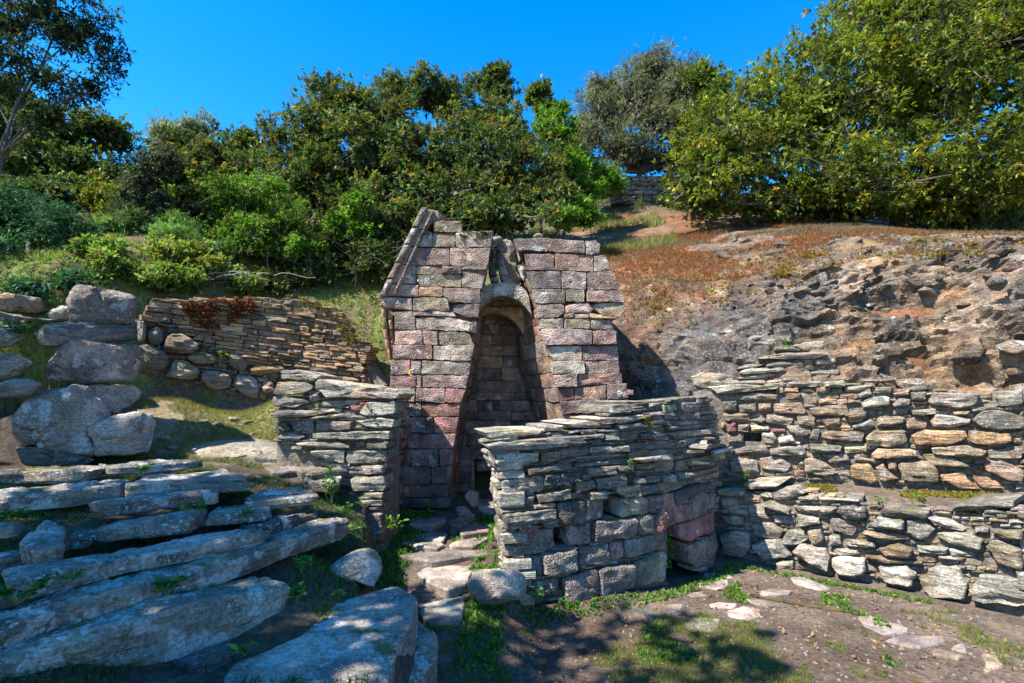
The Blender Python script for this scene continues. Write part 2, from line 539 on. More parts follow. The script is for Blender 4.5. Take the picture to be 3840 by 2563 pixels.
# ------------------------------------------------------------------ walls laid on a plan line
class Wall:
    def __init__(self, plan):
        self.p = [Vector((x, y, 0)) for x, y in plan]
        self.S = [0.0]
        for a, b in zip(self.p, self.p[1:]): self.S.append(self.S[-1] + (b - a).length)
    def hit(self, px, py):
        r = ray(px, py); best = None
        n = len(self.p) - 1
        for i in range(n):
            a, b = self.p[i], self.p[i + 1]
            ex, ey = b.x - a.x, b.y - a.y
            det = r[0] * (-ey) + ex * r[1]
            if abs(det) < 1e-9: continue
            t = (a.x * (-ey) + ex * a.y) / det
            u = (r[0] * a.y - r[1] * a.x) / det
            lo = -1e9 if i == 0 else -1e-6; hi = 1e9 if i == n - 1 else 1 + 1e-6
            if t > 0 and lo <= u <= hi and (best is None or t < best[0]):
                best = (t, i, u)
        t, i, u = best
        return Vector((r[0] * t, r[1] * t, CAMZ + r[2] * t)), i
    def normal(self, i):
        d = (self.p[i + 1] - self.p[i]).normalized()
        return Vector((d.y, -d.x, 0))
    def at(self, s):
        i = 0
        while i < len(self.S) - 2 and s > self.S[i + 1]: i += 1
        f = (s - self.S[i]) / (self.S[i + 1] - self.S[i])
        return self.p[i] + (self.p[i + 1] - self.p[i]) * f, self.normal(i)

def inpoly(X, Y, poly):
    r = np.zeros(X.shape, bool); n = len(poly)
    for i in range(n):
        x0, y0 = poly[i]; x1, y1 = poly[(i + 1) % n]
        if y0 == y1: continue
        c = ((y0 > Y) != (y1 > Y)) & (X < (x1 - x0) * (Y - y0) / (y1 - y0) + x0)
        r ^= c
    return r

def fill(region, polys, cell, h, w, slope=0.0, rs=None, holes=()):
    """Small stones for what the drawn ones leave free. Sizes in the units of the view."""
    rs = rs or rng
    x0 = min(p[0] for p in region); x1 = max(p[0] for p in region)
    sh = lambda p: (p[0], p[1] - slope * (p[0] - x0))
    reg = [sh(p) for p in region]
    y0 = min(p[1] for p in reg); y1 = max(p[1] for p in reg)
    nx, ny = int((x1 - x0) / cell) + 1, int((y1 - y0) / cell) + 1
    X, Y = np.meshgrid(x0 + (np.arange(nx) + .5) * cell, y0 + (np.arange(ny) + .5) * cell)
    free = inpoly(X, Y, reg)
    for P in list(polys) + list(holes): free &= ~inpoly(X, Y, [sh(p) for p in P])
    res = []
    r = 0
    while r < ny:
        H = max(1, int(round(rs.uniform(*h) / cell))); band = free[r:r + H]; H = len(band)
        c = 0
        while c < nx:
            if not band[:, c].any(): c += 1; continue
            W = max(2, int(rs.uniform(*w) / cell)); k = 0
            while k < W and c + k < nx and band[:, c + k].any(): k += 1
            sub = band[:, c:c + k]
            rows = np.where(sub.mean(1) > .6)[0]
            if len(rows) and k * cell >= w[0] * .5:
                j0, j1 = rows[0], rows[-1] + 1
                if (j1 - j0) * cell >= h[0] * .55:
                    a, b = x0 + c * cell, x0 + (c + k) * cell; t, u = y0 + (r + j0) * cell, y0 + (r + j1) * cell
                    q = lambda m: rs.uniform(-.13, .13) * m
                    hh = (u - t)
                    P = [(a + q(hh), t + q(hh)), ((a + b) / 2, t + q(hh)), (b + q(hh), t + q(hh)), (b + q(hh), u + q(hh)), ((a + b) / 2, u + q(hh)), (a + q(hh), u + q(hh))]
                    res.append([(x, y + slope * (x - x0)) for x, y in P])
            c += max(1, k)
        r += H
    return res

def lay(parent, wall, zm, stones, palette, mat, name='stone', alpha=(.2, .7), push=(-.02, .03), depth=.24, var=.16, **kw):
    obs = []
    for P, code in stones:
        px = [zm(p) for p in P]
        cx = sum(p[0] for p in px) / len(px); cy = sum(p[1] for p in px) / len(px)
        c0, i = wall.hit(cx, cy)
        Nn = wall.normal(i)
        pts = []
        for x, y in px:                       # all corners on the stone's own tangent plane
            r = Vector(ray(x, y)); O = Vector((0, 0, CAMZ))
            t = (c0 - O).dot(Nn) / r.dot(Nn)
            pts.append(O + r * t)
        k = dict(kw)
        d = depth * (2.2 if 'D' in code else 1)
        ps = rng.uniform(*push) + (.04 if 'F' in code else 0)
        o = add_stone(parent, name, pts, Nn, pick(code, palette, var), rng.uniform(*alpha), mat, push=ps, depth=d, **k)
        obs.append((o, pts))
    return obs

def core(parent, wall, top, bottom, mat, inset=.07, thick=.4, s0=None, s1=None, holes=(), step=.06, m=14):
    """The earth and rubble heart of a wall: front sheet behind the stones (open at the holes), top and back."""
    s0 = wall.S[0] if s0 is None else s0; s1 = wall.S[-1] if s1 is None else s1
    n = max(2, int((s1 - s0) / step)); V, Q = [], []
    ss = [s0 + (s1 - s0) * i / n for i in range(n + 1)]
    for s in ss:
        p, N = wall.at(s)
        t = top(s) if callable(top) else top; b = bottom(s) if callable(bottom) else bottom
        for k in range(m + 1):
            z = b + (t - b) * k / m; V.append(p - N * inset + Vector((0, 0, z)))
        V.append(p - N * (inset + thick) + Vector((0, 0, t))); V.append(p - N * (inset + thick) + Vector((0, 0, b)))
    R = m + 3
    for i in range(n):
        for k in range(R - 1):
            a, b2 = i * R + k, (i + 1) * R + k
            if k < m and holes:
                c = (V[a] + V[b2 + 1]) / 2; px = proj(c)
                if any(inpoly(np.array([px[0]]), np.array([px[1]]), h)[0] for h in holes): continue
            Q.append((a, b2, b2 + 1, a + 1))
    for i in (0, n):
        for k in range(m): 
            p0 = len(V); N_ = wall.at(ss[i])[1]
            V.append(V[i * R + k] - N_ * thick); V.append(V[i * R + k + 1] - N_ * thick)
            Q.append((i * R + k, i * R + k + 1, p0 + 1, p0))
    me = np_mesh('core', [tuple(v) for v in V], Q, mat)
    return link('core', me, mat, parent)
# ------------------------------------------------------------------ plan of the place (metres; x right, y away, z up)
FRONT = Wall([(-.13, 3.98), (.35, 4.13), (.9, 4.38), (1.4, 4.65), (1.8, 4.95), (2.05, 5.2), (2.2, 5.5)])
FRONT_END = Wall([(-.235, 4.62), (-.15, 4.0)])
LOWER = Wall([(2.1, 5.65), (2.5, 5.33), (3.02, 4.9), (3.54, 4.5), (3.95, 3.95), (4.7, 3.0)])
UPPER = Wall([(2.15, 5.98), (2.6, 5.9), (3.2, 5.6), (3.9, 5.2), (4.7, 4.7), (5.6, 4.1)])
STUB = Wall([(-2.5, 4.72), (-1.9, 4.70), (-1.15, 4.62)])
STUB_SIDE = Wall([(-1.14, 4.64), (-1.19, 5.74)])
BACK = Wall([(-4.75, 5.5), (-4.2, 6.05), (-3.5, 6.5), (-2.8, 6.75), (-2.2, 6.8), (-1.72, 6.68)])
TEMPLE = Wall([(-3.0, 5.8), (3.0, 5.8)])
BOUND = [(-.62, -3.0), (-.5, 2.4), (-.45, 3.0), (-.9, 3.35), (-.98, 3.75), (-1.22, 4.7), (-1.25, 5.8), (-1.25, 7.5)]

def sdist(poly, X, Y):
    """Signed distance to a plan line, positive on its far side (left of its direction)."""
    P = [(v[0], v[1]) for v in poly]
    best = np.full(X.shape, 1e9); sg = np.zeros(X.shape)
    n = len(P) - 1
    for i in range(n):
        ax, ay = P[i]; bx, by = P[i + 1]; ex, ey = bx - ax, by - ay; L2 = ex * ex + ey * ey
        t = ((X - ax) * ex + (Y - ay) * ey) / L2
        if i > 0: t = np.maximum(t, 0)
        if i < n - 1: t = np.minimum(t, 1)
        dx, dy = X - (ax + t * ex), Y - (ay + t * ey); d = np.hypot(dx, dy)
        cr = ex * (Y - ay) - ey * (X - ax)
        m = d < best; best = np.where(m, d, best); sg = np.where(m, np.sign(cr), sg)
    return best * sg

def sm(a, b, x):
    t = np.clip((x - a) / (b - a), 0, 1); return t * t * (3 - 2 * t)

_H = [(1640, 2500, 0.0), (1300, 2350, .40), (900, 2500, .42), (700, 2563, .45), (1000, 2260, .53), (0, 2480, .62), (600, 2300, .62), (1050, 2150, .62),
      (0, 2350, .72), (640, 2160, .72), (1300, 1960, .72), (100, 2190, .80), (960, 2010, .80), (400, 1970, .87), (750, 1940, .87),
      (380, 1900, .95), (820, 1850, .95), (0, 1880, 1.0), (480, 1830, 1.0), (900, 1770, 1.03), (0, 1775, 1.06), (750, 1730, 1.08), (1200, 1760, .98), (1150, 1690, 1.06),
      (900, 1650, 1.2), (800, 1560, 1.42), (1000, 1545, 1.45), (200, 1660, 1.18), (1330, 1860, .85), (1380, 2000, .55), (1250, 2130, .5)]
HPTS = [tuple(on_z(*a)) for a in _H] + [(-4.0, 6.15, 1.66), (-2.7, 6.6, 1.68), (-1.8, 6.5, 1.55), (-4.6, 5.3, 1.65), (-5.5, 4.0, 1.5), (-4.5, 2.5, 1.2), (-3, 1, .8), (-1.5, .8, .4), (-6, 0, 1.0), (-1.6, 5.3, 1.25)]

PROF = np.array([(-9, .9), (-.4, 1.2), (0, 1.3), (.10, 1.8), (.25, 2.3), (.5, 2.8), (.85, 3.2), (1.35, 3.52), (1.9, 3.8), (2.7, 4.18), (3.7, 4.58), (5, 5.15), (8, 6.9), (14, 10.0), (30, 17.2), (80, 30), (300, 50)])
def rim(X):
    return np.interp(X, [-12, -5.2, -4.6, -3.5, -2.2, -1.6, 1.2, 2.2, 2.8, 3.5, 4.2, 5.0, 6.0, 9, 14], [4.4, 4.9, 5.5, 6.6, 6.95, 6.9, 6.55, 6.25, 6.05, 5.75, 5.35, 4.85, 4.5, 4.5, 4.5])

def profz(X, T):
    return np.interp(T, PROF[:, 0], PROF[:, 1]) - np.minimum(.36, .12 * np.maximum(0, X - 4.2)) * sm(1, 3, T) - np.maximum(0, T - 3.7) * .10 * sm(3.6, 5.0, X)

def vnoise(X, Y, s, seed=0.0):
    """Cheap smooth noise on arrays (sum of rotated sines)."""
    v = 0
    for k, (a, f, ph) in enumerate([(.3, 1.0, .4), (1.3, 1.37, 2.1), (2.2, 1.81, 4.0), (2.9, 2.6, 1.2), (.9, 3.3, 5.1)]):
        u = (X * math.cos(a) + Y * math.sin(a)) * s * f + ph + seed
        w = (-X * math.sin(a) + Y * math.cos(a)) * s * f * .83 + ph * 2 + seed * 1.7
        v = v + np.sin(u + 1.3 * np.sin(w)) / (1 + .5 * k)
    return v / 2.6

def ground_h(X, Y, clear=True):
    X = np.asarray(X, float); Y = np.asarray(Y, float)
    z = .012 * vnoise(X, Y, 3.0)
    path = .05 + np.clip(Y - 3.25, 0, 2.25) * .165
    pf = sm(.2, -.15, X) * sm(3.2, 3.5, Y)
    z = z + path * pf
    # behind the curved wall: passage to the door on the left, made-up ground on the right
    dF = sdist(FRONT.p, X, Y)
    z = z + .09 * np.exp(-(dF / .13) ** 2) * sm(-.35, .0, X) * sm(1.5, .7, X)
    beh = (dF > .52) & (X > -.2) & (Y > 3.9)
    z = np.where(beh, np.where(X < .5 + .12 * (Y - 5), .42, 1.22 + .1 * np.clip(X - .5, 0, 2)), z)
    # right-hand terrace and the bank above
    dl = sdist(LOWER.p, X, Y); du = sdist(UPPER.p, X, Y)
    z = np.where((dl > .14) & (X > 2.0), .70 + .035 * (X - 2.4) + .02 * vnoise(X, Y, 4.0), z)
    z = np.where((du > .2) & (X > 2.0), 1.6, z)
    # left: the stairs and the landing
    hx = np.array([p[0] for p in HPTS]); hy = np.array([p[1] for p in HPTS]); hz = np.array([p[2] for p in HPTS])
    num = 0; den = 0
    for a, b, c in zip(hx, hy, hz):
        w = 1 / ((X - a) ** 2 + (Y - b) ** 2 + .09) ** 2
        num = num + w * c; den = den + w
    hl = num / den + .012 * vnoise(X, Y, 7.0, 3) + .0
    dB = sdist(BOUND, X, Y)
    lf = sm(-.02, .08, dB)
    z = np.where((Y < 7.3) & (X < 0.2), z * (1 - lf) + hl * lf, z)
    # the hill
    r = rim(X)
    prof = profz(X, Y - r)
    hill = prof + .10 * vnoise(X, Y, .9, 5) * sm(1, 3, Y - r)
    onh = (Y - r > .1)
    onh &= ~((np.abs(X) < 1.25) & (Y < 7.25))
    low = np.where((X > 1.2) & (Y - r < 3.6), .35, .0)
    leftlow = np.where((X < -1.2) & (Y - r < 1.2), .0, .0)
    z = np.where(onh & (Y > 3.2), hill - low, z)
    # far behind the viewer the slope falls away gently
    z = np.where(Y < 0, z + Y * .02, z)
    return z

# ------------------------------------------------------------------ ground sheet
def axis(lo, hi, dlo, dhi, fine, grow=1.25, far=220):
    a = list(np.arange(dlo, dhi + 1e-6, fine))
    s = fine; v = dhi
    while v < hi: s *= grow; v += s; a.append(min(v, hi))
    s = fine; v = dlo
    while v > lo: s *= grow; v -= s; a.insert(0, max(v, lo))
    return np.array(a)
gx = axis(-220, 220, -5.4, 5.6, .055); gy = axis(-120, 260, 1.2, 8.2, .055)
GX, GY = np.meshgrid(gx, gy)
GZ = ground_h(GX, GY)
def soil_colour(X, Y, Z):
    n = vnoise(X, Y, 2.1); n2 = vnoise(X, Y, 6.3, 4)
    c = np.empty(X.shape + (3,))
    dirt = np.array([.098, .068, .050]); pale = np.array([.185, .145, .112]); dry = np.array([.30, .22, .10]); red = np.array([.18, .08, .038]); green = np.array([.085, .12, .03]); dark = np.array([.075, .06, .045])
    t = sm(-.3, .7, n)[..., None]
    c[...] = dirt * (1 - t * .5) + pale * t * .5
    nearwall = sm(.9, .2, sdist(LOWER.p, X, Y) * -1)[..., None] * (X > 2)[..., None]
    c = c * (1 - .5 * nearwall) + pale * .5 * nearwall
    left = sm(-.05, .1, sdist(BOUND, X, Y))[..., None]
    cl = dark * .9 + np.array([.05, .035, .02]) * sm(-.2, .6, n2)[..., None]
    landing = (sm(4.9, 5.3, Y) * sm(-4.6, -3.2, X) * sm(6.9, 6.4, Y))[..., None]
    bare = sm(.0, .7, 1 - np.hypot((X + 2.55) / .9, (Y - 5.4) / .6) + .45 * n2)[..., None]
    cl = cl * (1 - landing) + (np.array([.34, .275, .15]) * sm(-.8, .4, n)[..., None] + np.array([.16, .17, .06]) * (1 - sm(-.8, .4, n)[..., None])) * landing
    cl = cl * (1 - bare) + np.array([.34, .295, .24]) * bare
    c = c * (1 - left) + cl * left
    hill = ((Y - rim(X)) > .12)[..., None]
    hh = red * sm(-.6, .6, n)[..., None] + np.array([.16, .11, .075]) * (1 - sm(-.6, .6, n)[..., None])
    gl = (sm(1.0, .3, X) * 1.0)[..., None]
    hg = np.array([.14, .17, .045]) * sm(-.5, .5, n2)[..., None] + np.array([.12, .085, .05]) * (1 - sm(-.5, .5, n2)[..., None])
    hh = hh * (1 - gl) + hg * gl
    fw = sm(6.5, 9.0, Y - rim(X))[..., None]
    hh = hh * (1 - fw) + np.array([.035, .05, .018]) * fw
    c = np.where(hill, hh, c)
    return c
nx, ny = len(gx), len(gy)
idx = np.arange(nx * ny).reshape(ny, nx)
Q = np.stack([idx[:-1, :-1], idx[:-1, 1:], idx[1:, 1:], idx[1:, :-1]], -1).reshape(-1, 4)
V = np.stack([GX, GY, GZ], -1).reshape(-1, 3)
ground = link('ground', np_mesh('ground', V, Q, M_SOIL, soil_colour(GX, GY, GZ).reshape(-1, 3), smooth=True))
tag(ground, kind='structure')

# ------------------------------------------------------------------ rock outcrop on the right
def make_cliff():
    xs = np.concatenate([np.arange(1.15, 6.2, .030), np.arange(6.2, 9.0, .12)]); ts = np.concatenate([np.concatenate([np.arange(-.05, .9, .009), np.arange(.9, 2.2, .02)]), np.arange(2.2, 4.4, .07)])
    V, C = [], []
    red = np.array([.20, .068, .022]); dryg = np.array([.135, .094, .064]); ochre = np.array([.14, .10, .025])
    grey = np.array([.098, .086, .076]); darkr = np.array([.045, .044, .045]); tan = np.array([.235, .15, .082]); brown = np.array([.11, .078, .055])
    for t in ts:
        for x in xs:
            y0 = float(rim(np.array([x]))[0]) - .02
            z = float(profz(np.array([x]), np.array([t]))[0])
            p = Vector((x, y0 + t, z))
            # rock shows where it is steep; soil and dry plants cover it higher up
            top = .78 + .6 * float(np.interp(x, [1.2, 2.2, 3.0, 3.8, 6], [-.7, -.45, .0, .45, .75])) + .35 * fbm(p, .9, 3)
            rock = min(1, max(0, (top - t) / .35 + .5))
            slope = Vector((0, -.85, .52))
            q = Vector((p.x * .9 + p.z * .25, p.y, p.z * 2.0))
            dist = mnoise.voronoi(q * 3.0)[0]
            fac = (dist[1] - dist[0])
            d2 = mnoise.voronoi(q * 7.5)[0]
            rugged = float(np.interp(x, [1.2, 1.9, 2.6, 3.2, 4.0], [.8, .45, .2, .55, .8]))
            dsp = rock * rugged * (.14 * fbm(q, 1.1, 4) + .24 * facet(q, 1.7) + .13 * facet(q, 4.2) + .055 * facet(q, 10.5) + .03 * fbm(q, 9, 3))
            dsp += rock * (.05 * nz((p.x * .6, p.y, p.z * 5 + p.x * .9), 1.6))
            dsp += (1 - rock) * (.07 * fbm(p, 1.6, 4) + .02 * fbm(p, 12, 3))
            if t > 3.4: dsp *= max(0, (4.4 - t))
            # the overhang with its hollow
            hx_, hz_ = (x - 4.55) / .55, (p.z - 2.75) / .22
            e = hx_ * hx_ + hz_ * hz_
            if e < 1 and rock > .3: dsp -= .28 * (1 - e)
            V.append(p + slope * dsp + Vector((.25 * rock * .06 * nz(q, 4), 0, 0)))
            m1 = .5 + .5 * fbm(p + Vector((4, 0, 0)), 1.4, 4); m2 = .5 + .5 * fbm(p + Vector((0, 9, 0)), 3.2, 4)
            cr = grey * (.75 + .5 * m2)
            w = float(np.interp(x, [1.2, 1.7, 2.3], [1, .8, 0])) * min(1, max(0, m1 * 1.6))
            cr = cr * (1 - w) + darkr * w
            w = float(np.interp(x, [2.9, 3.5, 4.6, 5.2], [0, .95, .9, .35])) * min(1, max(0, (m1 - .22) * 2.4))
            cr = cr * (1 - w) + tan * (.75 + .6 * m2) * w
            w = max(0, min(.6, (m2 - .55) * 2)); cr = cr * (1 - w) + brown * w
            cs = red * m1 + dryg * (1 - m1)
            w = float(np.interp(x, [2.4, 3.4], [0, .92])); cs = cs * (1 - w) + (dryg * (.8 + .3 * m2)) * w
            w = max(0, min(.8, (m2 - .62) * 5)) * (1 if t < 2.4 else .3); cs = cs * (1 - w) + ochre * w
            C.append(cr * rock + cs * (1 - rock))
    nxx = len(xs); nt = len(ts); ix = np.arange(nxx * nt).reshape(nt, nxx)
    Qc = np.stack([ix[:-1, :-1], ix[:-1, 1:], ix[1:, 1:], ix[1:, :-1]], -1).reshape(-1, 4)
    me = np_mesh('rock_outcrop', [tuple(v) for v in V], Qc, M_CLIFF, np.array(C), smooth=False)
    me.shade_smooth(); me.set_sharp_from_angle(angle=math.radians(22))
    o = link('rock_outcrop', me)
    tag(o, kind='structure')
    return o, [tuple(v) for v in V], nxx
cliff, CV, cnx = make_cliff()

# loose and jutting rocks of the outcrop, each its own piece
cv = np.array(CV)
def angular(name, size, seed, n=15):
    r2 = random.Random(seed); bm = bmesh.new()
    for _ in range(n):
        u = Vector((r2.gauss(0, 1), r2.gauss(0, 1), r2.gauss(0, 1))).normalized() * r2.uniform(.8, 1.1)
        bm.verts.new((u.x * size[0], u.y * size[1], u.z * size[2]))
    res = bmesh.ops.convex_hull(bm, input=bm.verts)
    loose = [v for v in bm.verts if not v.link_faces]
    bmesh.ops.delete(bm, geom=loose, context='VERTS')
    bmesh.ops.bevel(bm, geom=list(bm.edges), offset=min(size) * .07, segments=1, affect='EDGES')
    me = bpy.data.meshes.new(name); bm.to_mesh(me); bm.free()
    return me
ROCKS = [angular('rock', (1.3, .9, .62), 100 + k) for k in range(9)]
for k in range(220):
    for _ in range(40):
        i = rng.randrange(len(cv)); v = cv[i]
        if 1.3 < v[0] < 5.6 and 1.9 < v[2] < 4.6 and (v[0] > 3.0 or rng.random() < .2): break
    s = rng.uniform(.03, .10) * (1.6 if v[0] > 3.2 and rng.random() < .35 else .8)
    o = link('rock', rng.choice(ROCKS), M_SLATE, cliff, Vector(v) + Vector((0, .01, -.01)))
    o.scale = (s, s, s); o.rotation_euler = (rng.uniform(-.5, .3), rng.uniform(-.35, .35), rng.uniform(-.8, .8))
    col = pick('', 'gtkB' if v[0] > 3.2 and v[2] < 3.4 else ('gkd' if v[0] < 2.3 else 'gtkg'))
    o.color = (*[q * .55 for q in col], rng.uniform(.2, .7))

# ------------------------------------------------------------------ the well temple
temple = empty('well_temple', (0, 5.8, .42))
tag(temple, 'narrow gabled stone well temple of pinkish blocks with an arched recess', 'temple')
T_BLOCKS = parse('''
445,108 588,108 588,165 445,165|j
438,167 557,170 557,246 438,240|h
558,165 750,157 738,244 560,245|h
345,242 528,250 528,335 322,337|m
529,248 738,246 716,358 650,345 529,337|p
355,339 487,339 487,383 355,383|j
488,339 587,339 587,378 488,381|j
589,340 720,346 712,362 589,358|h
357,385 586,380 586,444 375,442 357,415|j
588,360 714,362 690,456 588,446|h
370,446 492,448 492,496 370,495|p
494,452 600,450 684,458 680,527 530,527 496,490|h
337,502 523,498 525,568 339,567|j
547,538 580,531 682,530 674,607 600,597 545,570|m
340,569 436,568 436,594 340,594|v
438,569 545,572 560,598 438,596|h
222,577 335,566 350,603 350,664 246,664 243,595|h
356,602 520,600 636,625 628,674 500,668 356,664|v
636,625 668,620 660,680 630,676|h
245,668 385,667 390,742 243,742|p
386,667 465,672 465,744 395,740|p
469,674 600,674 632,690 655,745 469,742|j
237,744 437,744 437,815 235,814|m
442,748 540,744 655,744 638,826 444,818|v
230,817 323,816 323,892 222,893|p
327,822 380,822 377,892 327,890|v
384,822 637,828 625,897 380,892|v
221,896 356,896 356,962 221,957|R
358,896 384,898 382,962 358,960|p
387,898 624,898 609,966 387,960|p
258,963 350,963 350,1034 258,1034|p
354,963 503,965 503,1038 354,1032|p
505,966 607,968 584,1042 505,1038|R
300,1037 380,1037 380,1108 302,1108|m
383,1040 583,1046 575,1109 383,1108|R
303,1111 442,1111 442,1193 303,1193|m
444,1111 574,1111 558,1194 444,1193|R
262,1196 310,1196 310,1273 262,1272|m
312,1196 557,1196 545,1274 312,1273|R
262,1276 328,1276 328,1360 262,1358|m
330,1276 470,1276 470,1362 330,1362|m
472,1276 545,1273 536,1358 472,1362|R
262,1362 430,1364 430,1456 262,1456|m
432,1364 536,1361 522,1452 432,1456|m
272,1460 520,1457 514,1520 272,1522|R
265,1526 530,1522 530,1575 265,1575|n
850,202 930,196 1015,195 1030,262 880,260|v
1016,195 1216,212 1220,275 1031,265|h
1220,208 1275,205 1297,225 1292,280 1225,282|h
905,275 1062,272 1064,360 918,360|m
1066,272 1262,282 1263,366 1066,360|p
1265,285 1320,280 1350,335 1348,366 1267,366|h
918,364 1095,364 1097,453 950,458|n
1099,365 1228,368 1226,458 1100,452|h
1232,370 1365,362 1392,440 1385,461 1232,460|m
948,459 1117,458 1117,530 965,530|h
1121,460 1217,458 1214,526 1121,520|j
1228,464 1392,464 1428,506 1420,523 1228,524|m
966,534 1112,534 1113,578 1075,600 978,606|h
1120,540 1190,526 1240,530 1262,560 1240,580 1120,578|v
1252,545 1290,526 1400,524 1435,555 1390,603 1300,590|j
1112,583 1160,580 1158,606 1112,606|h
1161,584 1240,582 1240,606 1161,606|v
1243,580 1310,592 1385,606 1310,610 1243,604|O
982,607 1110,607 1110,660 986,660|h
1113,610 1243,608 1243,658 1113,660|j
1246,612 1350,612 1367,668 1246,662|h
990,664 1100,660 1254,668 1254,742 1010,745|vF
1257,672 1376,670 1380,740 1257,742|pF
1010,748 1204,745 1204,822 1060,824|v
1207,745 1388,744 1391,820 1207,824|p
1040,826 1215,824 1218,893 1052,894|vF
1221,826 1393,820 1397,886 1221,892|p
1056,898 1178,892 1180,958 1070,960|vF
1181,892 1405,886 1410,938 1181,955|R
1066,966 1162,960 1164,1020 1090,1030|R
1166,960 1330,946 1330,1018 1166,1024|p
1333,944 1432,938 1440,1015 1333,1024|p
1434,968 1468,975 1466,998 1438,998|p
1085,1030 1294,1016 1296,1088 1096,1096|mF
1297,1022 1440,1018 1440,1092 1297,1094|p
1092,1098 1240,1094 1240,1160 1100,1165|p
1243,1094 1370,1092 1370,1160 1243,1160|p
''')
lay(temple, TEMPLE, Z1, T_BLOCKS, 'pmky', M_TUFA, 'block', alpha=(.05, .5), push=(-.012, .016), depth=.34, var=.08, bev=.007, gap=.0008, bulge=.003, rough=.011, rnd=.035, seg=.04, nmax=40)
# raking cornice with its two ribs on the left slope
T_CORN = parse('''
395,42 472,55 478,105 440,107 405,150 333,148|h
333,150 405,152 437,165 437,240 350,238 296,232|h
296,236 350,240 328,335 255,325|h
255,328 355,338 355,430 215,425|h
215,427 368,432 368,497 178,490|p
190,495 335,502 335,565 205,553 163,540|p
''')
lay(temple, TEMPLE, Z1, T_CORN, 'k', M_TUFA, 'cornice_block', alpha=(.3, .9), push=(-.006, .0), depth=.5, bev=.012, gap=.002, bulge=.002, rough=.006, rnd=.04, nmin=18)
for a, b, w in [((402, 44), (186, 500), 34), ((444, 62), (248, 488), 13)]:
    cuts = [0, .23, .42, .62, .80, 1.0]
    for f0, f1 in zip(cuts, cuts[1:]):
        x0, y0 = a[0] + (b[0] - a[0]) * f0, a[1] + (b[1] - a[1]) * f0; x1, y1 = a[0] + (b[0] - a[0]) * f1, a[1] + (b[1] - a[1]) * f1
        P = [(x0 - w * .5, y0), (x0 + w * .5, y0), (x1 + w * .5, y1 - 2), (x1 - w * .5, y1 - 2)]
        lay(temple, TEMPLE, Z1, [(P, 'k' if f1 < .7 else 'p')], 'k', M_TUFA, 'moulding', alpha=(.4, .9), push=(.055, .06), depth=.09, bev=.014, gap=.002, bulge=.004, rough=.006, rnd=.05, nmin=16)
# coved soffit under the left eave
oc = [(548, 163), (600, 166), (655, 171), (708, 180), (760, 191), (812, 205), (860, 222)]
for (ya, xa), (yb, xb) in zip(oc, oc[1:]):
    for j in range(3):
        w0, w1 = (248 - xa) / 3, (248 - xb) / 3
        P = [(xa + w0 * j, ya), (xa + w0 * (j + 1), ya), (xb + w1 * (j + 1), yb), (xb + w1 * j, yb)]
        lay(temple, TEMPLE, Z1, [(P, 'O')], 'O', M_TUFA, 'soffit_block', alpha=(.0, .2), push=(-.1 - .04 * j, -.08 - .04 * j), depth=.9, bev=.015, gap=.002, bulge=.01, rough=.006, rnd=.1, nmin=14)
def z1_at(x, y, Y): return at_depth(*Z1((x, y)), Y)
def prism(name, poly_px, y0, y1, mat, parent):
    A = [z1_at(x, y, 5.8) for x, y in poly_px]; n = len(A)
    V = [(p.x, y0, p.z) for p in A] + [(p.x, y1, p.z) for p in A]
    Fc = [tuple(range(n)), tuple(range(n, 2 * n))[::-1]] + [(i, n + i, n + (i + 1) % n, (i + 1) % n) for i in range(n)]
    me = bpy.data.meshes.new(name); me.from_pydata(V, [], Fc)
    bm = bmesh.new(); bm.from_mesh(me); bmesh.ops.recalc_face_normals(bm, faces=bm.faces); bm.to_mesh(me); bm.free()
    return link(name, me, mat, parent)
prism('core', [(275, 1560), (470, 1560), (500, 1300), (545, 1000), (590, 800), (615, 620), (640, 480), (670, 320), (690, 200), (480, 135), (370, 260), (310, 400), (262, 560)], 5.9, 7.1, M_CORE_RED, temple)
prism('core', [(1150, 1500), (1110, 1000), (1070, 760), (1040, 620), (1015, 480), (975, 390), (935, 290), (905, 230), (1230, 232), (1300, 400), (1340, 560), (1330, 700), (1360, 930), (1395, 1500)], 5.9, 7.1, M_CORE_RED, temple)
